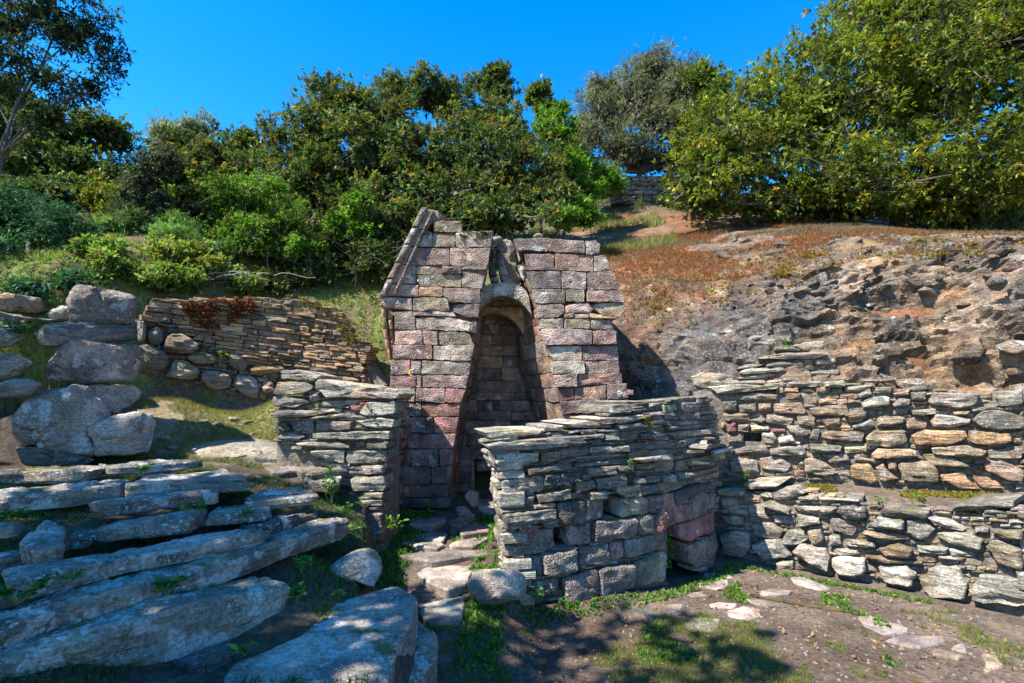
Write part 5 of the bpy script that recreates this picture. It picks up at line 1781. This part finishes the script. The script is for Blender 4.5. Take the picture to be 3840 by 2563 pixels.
tree('olive_tree', 'grey-green wild olive tree with bare dark branches on the skyline', 'tree',
     [(2290, 430, 130, 140, 14.2), (2440, 270, 110, 110, 14.6), (2530, 350, 110, 120, 14.4), (2340, 560, 150, 90, 13.8), (2210, 500, 80, 110, 14.0), (2180, 590, 70, 70, 13.6), (2450, 450, 120, 110, 14.2), (2260, 360, 80, 80, 14.4), (2380, 380, 110, 120, 14.6), (2560, 480, 120, 120, 14.0), (2420, 610, 160, 60, 15.0), (2560, 600, 120, 80, 14.4), (2250, 650, 100, 60, 13.4)],
     gp(2400, 660, 14.6), 62000, .07, G_OLIVE, None, clump=.30, ros=5, trunk_r=.12, limbs=70, width=.26, up=.7, twig=.012, shell=.5, sprays=160)
tree('green_bush', 'round leafy green bush in the gap right of the olive tree', 'bush',
     [(2650, 310, 90, 60, 13.4), (2700, 400, 100, 90, 13.0), (2640, 480, 100, 90, 13.0)], gp(2640, 620, 13.4), 14000, .08, G_MID, None, clump=.24, trunk_r=.07, limbs=10)
tree('thin_tree', 'thin upright tree sticking out above the dark crown', 'tree',
     [(1860, 280, 45, 45, 12.0), (1885, 350, 55, 45, 12.0), (1830, 330, 30, 35, 12.0)], gp(1890, 500, 12.2), 3000, .085, G_DARK, None, clump=.16, trunk_r=.04, limbs=12)
tree('small_tree', 'small sparse tree top between the dark crown and the olive tree', 'tree',
     [(2010, 360, 55, 30, 12.0), (2040, 420, 40, 40, 12.0)], gp(2030, 560, 12.2), 2200, .085, G_MID, None, clump=.16, trunk_r=.04, limbs=10)
tree('light_green_shrub', 'bright green shrub with upright shoots beside the olive tree', 'shrub',
     [(2080, 500, 70, 110, 10.9), (2140, 640, 80, 80, 10.2), (2200, 720, 60, 50, 10.2), (2190, 810, 90, 45, 9.0), (2110, 830, 70, 35, 8.6), (2265, 690, 65, 65, 11.5)], gp(2100, 780, 10.6), 20000, .06, G_BRIGHT, None, clump=.18, trunk_r=.04, limbs=14, up=.8)
tree('tree_heath', 'bright green feathery shrub left of the temple', 'shrub',
     [(930, 760, 150, 90, 7.9), (1080, 840, 100, 100, 7.8), (830, 790, 100, 70, 8.0), (960, 900, 160, 80, 7.7), (1120, 930, 70, 60, 7.6), (1010, 720, 90, 60, 8.0)],
     gp(1010, 1030, 7.9), 52000, .034, G_BRIGHT, G_MID, clump=.15, ros=6, trunk_r=.05, limbs=50, up=.7, twig=.006, width=.4, sprays=60)
tree('rusty_evergreen', 'olive-brown evergreen thicket on the skyline left of centre', 'tree',
     [(700, 600, 130, 90, 13.5), (880, 580, 110, 75, 13.5), (800, 680, 180, 110, 13.0), (960, 560, 60, 50, 13.5), (620, 690, 100, 100, 13.0), (980, 680, 120, 120, 12.6), (480, 760, 110, 90, 12.0)],
     gp(800, 800, 13.2), 56000, .075, G_DARK, G_ORANGE, clump=.3, trunk_r=.1, limbs=30)
tree('silver_tree', 'silvery olive crown peeping over the thicket on the left skyline', 'tree',
     [(620, 505, 55, 45, 16.5), (730, 490, 75, 45, 16.5), (680, 540, 100, 50, 16.2)], gp(680, 640, 16.5), 9000, .10, [((.16, .19, .15), 3), ((.11, .14, .10), 2)], None, clump=.28, trunk_r=.07, limbs=12, width=.28)
tree('shady_tree', 'dense dark green tree behind the leaning tree on the left', 'tree',
     [(90, 430, 170, 120, 11.4), (240, 530, 150, 120, 11.2), (420, 520, 100, 100, 11.6), (140, 630, 190, 110, 11.0), (340, 650, 130, 80, 11.0), (-80, 550, 150, 200, 11.2), (250, 740, 160, 60, 10.0), (90, 720, 140, 60, 9.6)],
     gp(230, 780, 11.6), 56000, .066, G_DARK, G_MID, clump=.25, trunk_r=.1, limbs=30)
tree('leaning_tree', 'sparse dark tree leaning in from the left edge against the sky', 'tree',
     [(110, 70, 150, 130, 7.2), (300, 140, 130, 110, 7.4), (400, 250, 75, 90, 7.4), (60, 260, 90, 130, 7.0), (270, 330, 120, 80, 7.2), (410, 330, 45, 45, 7.3), (200, -90, 240, 110, 7.2), (-80, 120, 120, 200, 7.0), (170, 440, 110, 70, 7.2)],
     gp(-60, 690, 7.2), 26000, .052, [((.028, .048, .022), 3), ((.045, .065, .035), 2), ((.018, .028, .014), 1)], None, clump=.20, ros=5, trunk_r=.04, limbs=90, width=.34, twig=.007, shell=.5, density=.8, inner=0)
tree('teal_bush', 'deep blue-green feathery bush on the shaded left bank', 'bush',
     [(90, 830, 160, 110, 6.5), (240, 910, 130, 120, 6.4), (60, 1000, 150, 110, 6.1), (320, 1020, 85, 80, 6.2), (-60, 880, 120, 200, 6.3), (250, 1070, 90, 45, 0), (110, 1090, 110, 50, 0)],
     gp(150, 1090, 6.4), 56000, .038, G_TEAL, None, clump=.16, ros=6, trunk_r=.05, limbs=30, width=.26, up=.3)
tree('sapling', 'slender young tree with small grey leaves above the stacked boulders', 'tree',
     [(545, 690, 60, 100, 7.3), (520, 850, 70, 50, 7.3), (610, 620, 45, 55, 7.4), (470, 800, 40, 40, 7.3), (590, 780, 50, 60, 7.3)],
     gp(470, 1090, 7.2), 13000, .042, [((.055, .075, .050), 3), ((.08, .10, .075), 2), ((.03, .045, .025), 2)], None, clump=.15, ros=5, trunk_r=.028, limbs=26, twig=.005, shell=.4, inner=0)
tree('fennel', 'pale feathery green fennel clump on the left bank', 'plant',
     [(600, 840, 90, 45, 0), (690, 890, 90, 50, 0), (780, 940, 70, 45, 0), (520, 820, 70, 40, 0), (420, 850, 60, 40, 0)], tuple(ghit(660, 930)), 34000, .04, [((.12, .22, .06), 3), ((.16, .26, .09), 2)], None, clump=.16, ros=8, trunk_r=.015, limbs=6, width=.12, up=.5)
tree('leafy_shrub', 'small bright green shrub just left of the temple gable', 'shrub',
     [(1340, 790, 50, 60, 7.9), (1300, 850, 70, 40, 7.9), (1370, 860, 40, 40, 7.9)], gp(1340, 930, 7.9), 6500, .05, G_BRIGHT, None, clump=.13, trunk_r=.02, limbs=14, twig=.005)
tree('dark_thicket', 'dark leafy thicket with grey twigs beside the temple gable', 'bush',
     [(1420, 880, 90, 90, 8.3), (1250, 930, 130, 70, 8.3), (1380, 980, 110, 50, 7.9), (1180, 1010, 90, 40, 7.8), (1150, 1050, 90, 35, 0), (1030, 1070, 80, 30, 0)], gp(1350, 1020, 8.3), 26000, .05, G_DARK, G_MID, clump=.17, trunk_r=.03, limbs=60, twig=.006, sprays=120)
tree('bank_shrub', 'mid green shrub on the left bank under the skyline thicket', 'shrub',
     [(640, 760, 120, 70, 0), (760, 800, 110, 70, 0), (520, 770, 100, 70, 0), (880, 820, 90, 70, 0), (400, 740, 100, 60, 0)], tuple(ghit(700, 840)), 34000, .052, G_MID, G_YEL, clump=.18, trunk_r=.03, limbs=20)
tree('ivy_bush', 'low light green bush before the brushwood on the left bank', 'bush',
     [(560, 1040, 90, 40, 0), (690, 1060, 80, 30, 0), (420, 1000, 80, 55, 0), (380, 930, 60, 50, 0), (930, 1080, 70, 25, 0)], tuple(ghit(560, 1070)), 16000, .045, [((.10, .18, .03), 3), ((.15, .22, .05), 2), ((.20, .20, .07), 1)], None, clump=.13, trunk_r=.015, limbs=14)
tree('grassy_bush', 'yellow-green bush between the feathery shrub and the ruined wall', 'bush',
     [(720, 980, 90, 45, 0), (820, 1010, 70, 35, 0), (650, 960, 60, 40, 0)], tuple(ghit(740, 1010)), 11000, .045, [((.16, .22, .04), 3), ((.20, .22, .06), 2)], None, clump=.14, trunk_r=.015, limbs=12)
# the tree beside the stairs that shades them (it stands left of the viewer)
tree('holm_oak', 'tall evergreen oak beside the stairs, outside the picture', 'tree',
     [(-4.9, .7, 5.5, 1.5, 1.3, .9), (-7.4, 2.3, 5.6, 1.1, .9, .9), (-3.2, .9, 5.6, .8, .7, .6), (-6.3, .9, 6.3, 1.5, 1.2, .9)],
     (-7.2, -.2, 1.0), 12000, .12, G_DARK, None, clump=.34, trunk_r=.2, limbs=24, world=True, width=.45, inner=0)

# ---- ground plants
def scatter_leaves(name, P, size, cols, nleaf, label, cat, up=.7, width=.35, kind='stuff', mat=None):
    n = len(P)
    B = np.repeat(P, nleaf, 0); D = nrs.normal(size=(n * nleaf, 3)) * .7; D[:, 2] = np.abs(D[:, 2]) * .6 + up
    L = size * nrs.uniform(.5, 1.4, n * nleaf)
    C = np.clip(np.repeat(cols, nleaf, 0) * nrs.uniform(.75, 1.25, (n * nleaf, 1)), .004, 1)
    if width < .3:                       # blades: one long triangle each
        D = unit(D); S = unit(np.cross(D, nrs.normal(size=D.shape))) * (L * width * .5)[:, None]
        V = np.stack([B - S, B + S, B + D * L[:, None]], 1).reshape(-1, 3); Q = np.arange(len(V)).reshape(-1, 3); Cc = np.repeat(C, 3, 0)
    else: V, Q, Cc = leaf_arrays(B, D, L, L * width, C)
    o = link(name, np_mesh(name, V, Q, mat or M_GRASS, Cc)); tag(o, label, cat, kind=kind)
    return o
def region_pts(n, xr, yr, mask, zoff=0.0):
    X = nrs.uniform(*xr, n * 4); Y = nrs.uniform(*yr, n * 4)
    m = mask(X, Y); X, Y = X[m][:n], Y[m][:n]
    Z = ground_h(X, Y)
    t = Y - rim(X); onc = (X > 1.2) & (t > 0) & (t < 4.3)
    Z = np.where(onc, profz(X, t), Z)
    return np.stack([X, Y, Z + zoff], 1)
nmask = lambda X, Y, s, th, sd=0: vnoise(X, Y, s, sd) + .35 * vnoise(X, Y, s * 3.1, sd + 2) > th
court = lambda X, Y: (sdist(BOUND, X, Y) < -.05) & (sdist(FRONT.p, X, Y) < -.03) & (sdist(LOWER.p, X, Y) < -.15)
P = region_pts(20000, (-.6, 3.6), (2.2, 4.4), lambda X, Y: court(X, Y) & (vnoise(X, Y, 2.4, 1) + .8 * vnoise(X, Y, 7.0, 3) + .5 * vnoise(X, Y, 17.0, 5) > -.12 + .42 * (Y - 2.9)) & (Y < 4.2))
scatter_leaves('grass', P, .034, colours(len(P), [((.10, .15, .025), 3), ((.16, .18, .04), 2), ((.22, .18, .06), 1)]), 4, 'short patchy grass on the floor of the court', 'grass', up=.8, width=.07)
P = region_pts(2600, (-.4, 3.4), (3.4, 5.3), lambda X, Y: court(X, Y) & ((sdist(FRONT.p, X, Y) > -.16) | (sdist(LOWER.p, X, Y) > -.25) | nmask(X, Y, 3.5, .6, 8)))
scatter_leaves('weeds', P, .030, colours(len(P), [((.07, .16, .02), 3), ((.12, .20, .03), 2)]), 5, 'tiny green weeds along the foot of the walls', 'weeds', up=.5, width=.4)
landing = lambda X, Y: (sdist(BOUND, X, Y) > .15) & (sdist(BACK.p, X, Y) < -.1) & (Y > 4.75) & (X > -4.3) & ~((np.hypot((X + 2.45) / .75, (Y - 5.3) / .5)) < 1)
P = region_pts(12000, (-4.3, -1.3), (4.75, 6.8), lambda X, Y: landing(X, Y) & nmask(X, Y, 2.4, -.5, 3))
scatter_leaves('grass', P, .05, colours(len(P), [((.20, .18, .05), 3), ((.12, .16, .03), 3), ((.30, .23, .10), 2)]), 4, 'dry yellow-green grass on the landing behind the stairs', 'grass', up=1.0, width=.06)
st = lambda X, Y: (sdist(BOUND, X, Y) > .02) & (Y < 4.9) & (Y > 1.6)
P = region_pts(14000, (-4.2, -.5), (1.6, 4.9), lambda X, Y: st(X, Y) & nmask(X, Y, 2.7, -.15, 6))
scatter_leaves('weeds', P, .036, colours(len(P), [((.045, .11, .02), 3), ((.08, .14, .03), 2), ((.16, .13, .05), 1)]), 4, 'grass and weeds growing in the joints of the stairs', 'weeds', up=.8, width=.14)
P = region_pts(1600, (-1.25, -.05), (3.3, 5.7), lambda X, Y: (sdist(BOUND, X, Y) < .02) & (X < -.05) & (((X < -.85) | (X > -.35)) | nmask(X, Y, 4, .5)))
scatter_leaves('weeds', P, .040, colours(len(P), [((.06, .16, .02), 3), ((.10, .20, .03), 2)]), 5, 'green weeds along both edges of the paved path', 'weeds', up=.6, width=.35)
bank = lambda X, Y: (Y - rim(X) > .15) & (X < -1.3)
P = region_pts(21000, (-8, -1.3), (4.8, 11), lambda X, Y: bank(X, Y) & nmask(X, Y, 1.6, -.75, 2))
scatter_leaves('undergrowth', P, .062, colours(len(P), [((.10, .19, .03), 3), ((.16, .24, .05), 3), ((.24, .23, .07), 2), ((.24, .17, .10), 1)]), 6, 'low green undergrowth covering the left bank', 'undergrowth', up=.6, width=.2)
hillr = lambda X, Y: (Y - rim(X) > .78 + .5 * np.interp(X, [1.2, 2.2, 3.0, 3.8, 6], [-.6, -.45, .0, .45, .75]) + .25 * vnoise(X, Y, 2.5)) & (X > .9)
P = region_pts(26000, (.9, 7.5), (5.5, 10.5), lambda X, Y: hillr(X, Y) & nmask(X, Y, 1.5, -.35, 7), .03)
rust = sm(-.3, .4, vnoise(P[:, 0], P[:, 1], 1.3, 4) + .5 * vnoise(P[:, 0], P[:, 1], 4.0, 2) + .35 - .5 * np.clip(P[:, 0] - 3.4, 0, 1.5))[:, None]
scatter_leaves('dry_grass', P, .06, rust * colours(len(P), [((.25, .08, .022), 4), ((.17, .07, .025), 3), ((.12, .14, .03), .8)]) + (1 - rust) * colours(len(P), [((.20, .125, .075), 4), ((.13, .085, .055), 3), ((.11, .13, .04), 1)]), 5, 'dry rusty grass and litter on the slope above the rock', 'grass', up=.4, width=.10)
P = region_pts(1500, (.5, 3.6), (9, 14), lambda X, Y: nmask(X, Y, 1.2, -.2, 9) & (X / Y < .33))
scatter_leaves('grass', P, .16, colours(len(P), [((.10, .17, .03), 3), ((.20, .20, .06), 2), ((.30, .24, .10), 1)]), 8, 'tall green grass on the slope below the hillside wall', 'grass', up=1.2, width=.06)
P = region_pts(2600, (2.3, 4.6), (4.2, 6.0), lambda X, Y: (sdist(LOWER.p, X, Y) > .16) & (sdist(UPPER.p, X, Y) < -.05) & nmask(X, Y, 2.6, -.05, 4), .0)
scatter_leaves('moss', P, .022, colours(len(P), [((.20, .17, .02), 3), ((.14, .14, .02), 3), ((.22, .10, .04), 1)]), 6, 'ochre moss and tiny plants on the terrace ledge', 'moss', up=.5, width=.5)
def wall_leaves(name, wall, zm, poly, n, size, pal, label, cat, push=.03, down=True):
    xs = [p[0] for p in poly]; ys = [p[1] for p in poly]
    X = nrs.uniform(min(xs), max(xs), n * 3); Y = nrs.uniform(min(ys), max(ys), n * 3); m = inpoly(X, Y, poly); X, Y = X[m][:n], Y[m][:n]
    m = nmask(X, Y, .02, -.2); X, Y = X[m], Y[m]
    P = []
    for x, y in zip(X, Y):
        p, i = wall.hit(*zm((x, y))); P.append(tuple(p + wall.normal(i) * push * rng.uniform(.3, 1.3)))
    o = scatter_leaves(name, np.array(P), size, colours(len(P), pal), 6, label, cat, up=-.2 if down else .5, width=.45)
    return o
wall_leaves('sedum', BACK, Z6, [(480, 230), (940, 200), (1000, 300), (860, 330), (760, 400), (640, 420), (520, 340)], 900, .035, [((.20, .065, .03), 3), ((.14, .05, .025), 2), ((.22, .12, .04), 1)], 'rust-red dry sedum hanging over the brown retaining wall', 'sedum')
wall_leaves('moss', BACK, Z6, [(1180, 190), (1400, 215), (1520, 300), (1620, 440), (1700, 530), (1560, 500), (1480, 330), (1300, 260), (1180, 240)], 400, .028, [((.12, .12, .02), 3), ((.17, .15, .03), 2)], 'olive moss along the top of the brown retaining wall', 'moss')
wall_leaves('moss', TEMPLE, Z1, [(575, 165), (735, 158), (730, 190), (620, 225), (580, 235)], 160, .022, [((.09, .08, .02), 3), ((.06, .06, .015), 2)], 'dark moss on the upper block of the temple gable', 'moss', push=.01)
wall_leaves('fern', FRONT, Z2, [(1400, 1040), (1418, 1060), (1430, 1200), (1425, 1290), (1405, 1270)], 40, .025, [((.05, .15, .02), 3)], 'maidenhair fern hanging in the mouth of the drain', 'fern', push=.0)

def weed(px, py, z, label, h=.12, r=.09, n=46, leaf=.038, pal=G_BRIGHT, name='weed', width=.8, stems=5, cat='weed', d=None, group=None):
    b = Vector(at_depth(px, py, d)) if d else on_z(px, py, z)
    b = np.array(b)
    paths, pts, dirs = [], [], []
    for s in range(stems):
        a = nrs.uniform(0, 6.28); e = b + np.array([math.cos(a) * r * nrs.uniform(.3, 1), math.sin(a) * r * nrs.uniform(.3, 1), h * nrs.uniform(.5, 1.1)])
        L = limb(b, e, .0035, .0015, 4, .15, .02); paths.append(L)
        for k in range(max(1, n // stems)):
            t = nrs.uniform(.25, 1); i = min(len(L) - 2, int(t * (len(L) - 1))); f = t * (len(L) - 1) - i
            p = L[i][0] * (1 - f) + L[i + 1][0] * f
            pts.append(p); dirs.append(np.array([nrs.normal(), nrs.normal(), nrs.uniform(-.1, .6)]))
    root = empty(name, tuple(b)); tag(root, label, cat, group)
    V, Q = tubes(paths, 4); link('stem', np_mesh('stem', V, Q, M_STEM), parent=root)
    m = len(pts); L = leaf * nrs.uniform(.6, 1.3, m)
    V, Q, C = leaf_arrays(np.array(pts), np.array(dirs), L, L * width, np.clip(colours(m, pal), .005, 1), up=np.array([0, 0, 1.0]))
    link('foliage', np_mesh('foliage', V, Q, M_LEAF, C), parent=root)
    return root
M_GRAVEL = plain('pebble', (.15, .125, .105), .9, 60, .4)
M_STEM = plain('green_stem', (.09, .13, .03), .7, 40, .2, .1)
G_WEED = [((.045, .13, .022), 3), ((.07, .18, .03), 3), ((.035, .09, .02), 1)]
w5 = lambda x, y: Z5((x, y))
weed(*w5(720, 190), 1.10, 'leafy green weed between the two upper left step slabs', .10, .09, 60, .04, G_WEED)
weed(*w5(1720, 330), .92, 'tall bright mint plant beside the short slate wall', .26, .11, 110, .036, G_BRIGHT, stems=9)
weed(*w5(1800, 400), .84, 'low mint sprig drooping over the end of the long slab', .10, .08, 50, .034, G_BRIGHT)
weed(*w5(860, 810), .76, 'creeping weed between the two longest step slabs', .05, .14, 80, .032, G_WEED, stems=8)
weed(*w5(1560, 690), .70, 'pointed-leaved weed right of the thick slab end', .09, .08, 40, .05, G_WEED, width=.4)
weed(*w5(1540, 850), .60, 'round-leaved weed under the thick slab end', .08, .07, 40, .038, G_WEED)
weed(*w5(1270, 1120), .52, 'single green sprout in the soil before the broad boulder', .05, .06, 18, .05, G_BRIGHT, width=.42, stems=3)
weed(*w5(80, 430), 1.0, 'clump of round leaves at the left edge of the stairs', .06, .10, 60, .036, G_WEED)
weed(*w5(90, 850), .82, 'dark round-leaved weed at the lower left edge', .08, .10, 60, .042, G_WEED)
weed(*w5(1850, 510), .72, 'small sprig hanging beside the foot of the slate wall', .09, .05, 30, .034, G_BRIGHT)
weed(*w5(350, 760), .86, 'tiny weed under the left end of a narrow step slab', .04, .06, 26, .028, G_WEED)
weed(*w5(1010, 390), .98, 'little heart-leaved weed at the end of a middle slab', .08, .05, 18, .045, G_WEED, stems=3)
weed(*w5(1280, 420), .92, 'oval-leaved weed in the grass of the middle steps', .05, .05, 16, .045, G_WEED, stems=3)
weed(*w5(1760, 830), .55, 'round-leaved weed under the rounded boulder', .05, .05, 20, .036, G_WEED, stems=4)
weed(*w5(420, 440), .96, 'rust-red weed beside the flat stone on the stairs', .05, .16, 120, .022, [((.22, .05, .03), 3), ((.15, .05, .03), 2), ((.12, .10, .03), 1)], width=.3, stems=12)
weed(*Z4((120, 470)), 0, 'leafy weed growing over the rocks at the left edge', .16, .16, 120, .045, G_WEED, stems=9, d=4.35)
weed(*Z4((1455, 610)), 0, 'bright rosette growing between the pale boulders of the brown wall', .10, .06, 26, .05, G_BRIGHT, width=.9, d=6.3)
weed(*Z2((1270, 370)), 0, 'orange-leaved spurge growing out of the curved wall', .13, .09, 70, .026, [((.45, .12, .04), 3), ((.40, .20, .05), 2), ((.14, .16, .03), 2)], stems=8, d=4.5)
weed(*Z2((1160, 560)), 0, 'drooping grass tuft in the middle of the curved wall', -.10, .03, 22, .05, G_BRIGHT, width=.12, d=4.36)
weed(*Z2((800, 720)), 0, 'dry pinkish sprig in the joints of the curved wall', .03, .06, 24, .022, [((.32, .20, .12), 2), ((.16, .16, .05), 1)], d=4.2)
weed(*ZP((230, 880)), 0, 'fern clump in the corner left of the path', .16, .10, 120, .03, G_BRIGHT, d=4.65, stems=10)
weed(*ZP((450, 740)), 0, 'bright fern at the foot of the temple front', .09, .10, 90, .03, G_BRIGHT, d=5.5, stems=8)
weed(*ZP((650, 690)), 0, 'leafy fern beside the pale pink boulder', .12, .08, 70, .034, G_WEED, d=5.45, stems=7)
weed(*ZP((880, 1060)), 0, 'bright grass tuft at the corner of the curved wall', .10, .07, 60, .05, G_BRIGHT, d=3.85, width=.12)
weed(*Z2((560, 1500)), 0, 'dark green weed at the foot of the squared blocks', .09, .12, 70, .03, G_WEED, d=3.95, stems=8)
weed(*Z2((720, 1540)), 0, 'small weed in front of the dark corner block', .06, .07, 40, .03, G_WEED, d=3.95)
weed(*Z3((540, 165)), 0, 'dandelion on top of the stepped slate heap', .08, .10, 40, .06, G_BRIGHT, d=6.05, width=.3)
weed(*Z3((1100, 1075)), 0, 'green rosette on the mossy terrace ledge', .03, .06, 24, .05, G_BRIGHT, d=4.75, width=.35)
weed(*Z3((1330, 1075)), 0, 'green sprout near the right end of the mossy ledge', .06, .05, 20, .05, G_BRIGHT, d=4.55, width=.35)
weed(*Z3((300, 945)), 0, 'grass tuft in the shaded corner of the ledge', .08, .10, 60, .06, G_BRIGHT, d=5.75, width=.08)
weed(*Z3((1095, 1275)), 0, 'tiny weed in a joint of the terrace wall', .04, .03, 14, .03, G_WEED, d=4.78)
weed(*Z6((1380, 900)), 0, 'dry straw tuft hanging from the short slate wall', -.10, .03, 26, .07, [((.40, .33, .16), 3), ((.16, .18, .05), 1)], width=.08, d=4.62)
weed(*Z6((1680, 915)), 0, 'orange-red sedum on the short slate wall', .02, .08, 90, .016, [((.45, .10, .05), 3), ((.38, .16, .07), 2)], d=4.56, stems=10)

def strap(px, py, n, L, w, label, pal, stalk=0, d=None, group=None, name='asphodel'):
    b = np.array(at_depth(px, py, d)) if d else np.array(ghit(px, py))
    V, Q, C = [], [], []
    for i in range(n):
        a = nrs.uniform(0, 6.28); el = nrs.uniform(.5, 1.4); l = L * nrs.uniform(.6, 1.15)
        h = np.array([math.cos(a), math.sin(a), 0]); s = np.array([-h[1], h[0], 0])
        p = b.copy(); c = np.array(colours(1, pal)[0]); k = len(V)
        for j in range(7):
            ww = w * (1 - (j / 6.3) ** 2)
            V.append(p - s * ww / 2); V.append(p + s * ww / 2); C += [c, c]
            ang = el - (j / 6) * nrs.uniform(.9, 1.5) * (1.2 if el < 1 else .7)
            p = p + (h * math.cos(ang) + np.array([0, 0, math.sin(ang)])) * l / 6
        for j in range(6): Q.append((k + 2 * j, k + 2 * j + 1, k + 2 * j + 3, k + 2 * j + 2))
    o = link(name, np_mesh(name, V, Q, M_LEAF, np.clip(np.array(C), .005, 1)))
    tag(o, label, 'plant', group)
G_STRAP = [((.10, .20, .05), 3), ((.15, .25, .08), 2), ((.08, .15, .05), 1)]
strap(2930, 845, 30, .62, .03, 'upright strap-leaved plant at the foot of the big right tree', G_STRAP)
strap(3700, 875, 50, .8, .036, 'large arching strap-leaved clump at the right edge below the tree', G_STRAP)
for px, py, lab in [(2310, 770, 'first strap-leaved tuft on the grassy slope, nearest the dark crown'), (2400, 775, 'second strap-leaved tuft below the hillside wall'), (2470, 765, 'third strap-leaved tuft below the right part of the hillside wall'), (2540, 790, 'strap-leaved tuft at the left foot of the big right tree'), (2620, 820, 'pale strap-leaved tuft at the edge of the rusty slope')]:
    strap(px, py, 20, .42, .022, lab, G_STRAP, group='strap-leaved tufts on the slope')
strap(2370, 945, 14, .22, .016, 'small strap-leaved tuft on the rusty slope beside the temple', [((.20, .24, .08), 2)])
strap(2520, 880, 14, .20, .016, 'small green tuft among the rusty litter above the rock', [((.16, .22, .07), 2)])

# ---- brushwood on the bank
pile = empty('brushwood_pile', tuple(ghit(800, 1080))); tag(pile, 'heap of bleached dry branches on the left bank', 'brushwood')
pb_ = Vector(pile.location)
for k in range(70):
    c = pb_ + Vector((rng.gauss(0, .32), rng.gauss(0, .18) + .1, rng.uniform(.0, .14)))
    a = rng.gauss(.0, .8); l = rng.uniform(.2, .6)
    v = Vector((math.cos(a), math.sin(a) * .6, rng.uniform(-.15, .2))) * l / 2
    V, Q = tubes([limb(c - v, c + v, rng.uniform(.005, .010), .003, 5, .2)], 5)
    link('stick', np_mesh('stick', V, Q, M_TWIG, smooth=True), parent=pile)
# ---- the dried flowers hung on the temple front
hang = empty('dried_flowers', tuple(z1_at(325, 830, 5.77))); tag(hang, 'small bunch of dried yellow flowers hung on a red thread on the temple', 'flowers')
V, Q = tubes([limb(z1_at(322, 825, 5.77), z1_at(325, 872, 5.765), .004, .004, 3, .02)], 5); link('thread', np_mesh('thread', V, Q, M_RED), parent=hang)
for k in range(7):
    p = z1_at(325 + rng.uniform(-6, 6), 872 + k * 4.5, 5.76)
    me = angular('flower_head', (.012, .012, .012), 300 + k, 14); link('flower_head', me, M_FLOWER, hang, p)

# ---- gravel and fallen leaves on the bare earth
P = region_pts(700, (-.5, 4.2), (2.2, 5.2), lambda X, Y: court(X, Y))
V, Q, k = [], [], 0
for p in P:
    s = rng.uniform(.005, .016); a = rng.uniform(0, 3.1)
    pts = [(math.cos(a + t * 1.57) * s * rng.uniform(.7, 1.3), math.sin(a + t * 1.57) * s * rng.uniform(.7, 1.3)) for t in range(4)]
    for x, y in pts: V.append((p[0] + x, p[1] + y, p[2] - .003))
    for x, y in pts: V.append((p[0] + x * .6, p[1] + y * .6, p[2] + s * .6))
    Q += [(k + i, k + (i + 1) % 4, k + 4 + (i + 1) % 4, k + 4 + i) for i in range(4)] + [(k + 4, k + 5, k + 6, k + 7)]
    k += 8
tag(link('gravel', np_mesh('gravel', V, Q, M_GRAVEL)), 'small pebbles strewn over the bare earth of the court', 'gravel', kind='stuff')
P = region_pts(1300, (-.5, 4.2), (2.2, 5.2), lambda X, Y: court(X, Y), .006)
scatter_leaves('fallen_leaves', P, .035, colours(len(P), [((.30, .16, .08), 2), ((.22, .15, .07), 2), ((.34, .24, .14), 1)]), 1, 'brown fallen leaves on the earth of the court', 'leaves', up=-.2, width=.5)

# ---- ochre moss cushions and loose stones along the edge of the rock
P = region_pts(130, (1.5, 6.0), (5.2, 8.5), lambda X, Y: (np.abs(Y - rim(X) - (.85 + .5 * np.interp(X, [1.2, 2.2, 3.0, 3.8, 6], [-.6, -.45, .0, .45, .75]))) < .35), .03)
pts = np.concatenate([p + nrs.normal(size=(16, 3)) * np.array([.07, .05, .02]) for p in P])
scatter_leaves('moss', pts, .03, colours(len(pts), [((.24, .15, .015), 3), ((.17, .13, .015), 2), ((.26, .10, .02), 1)]), 5, 'ochre moss cushions along the upper edge of the rock outcrop', 'moss', up=.4, width=.5)
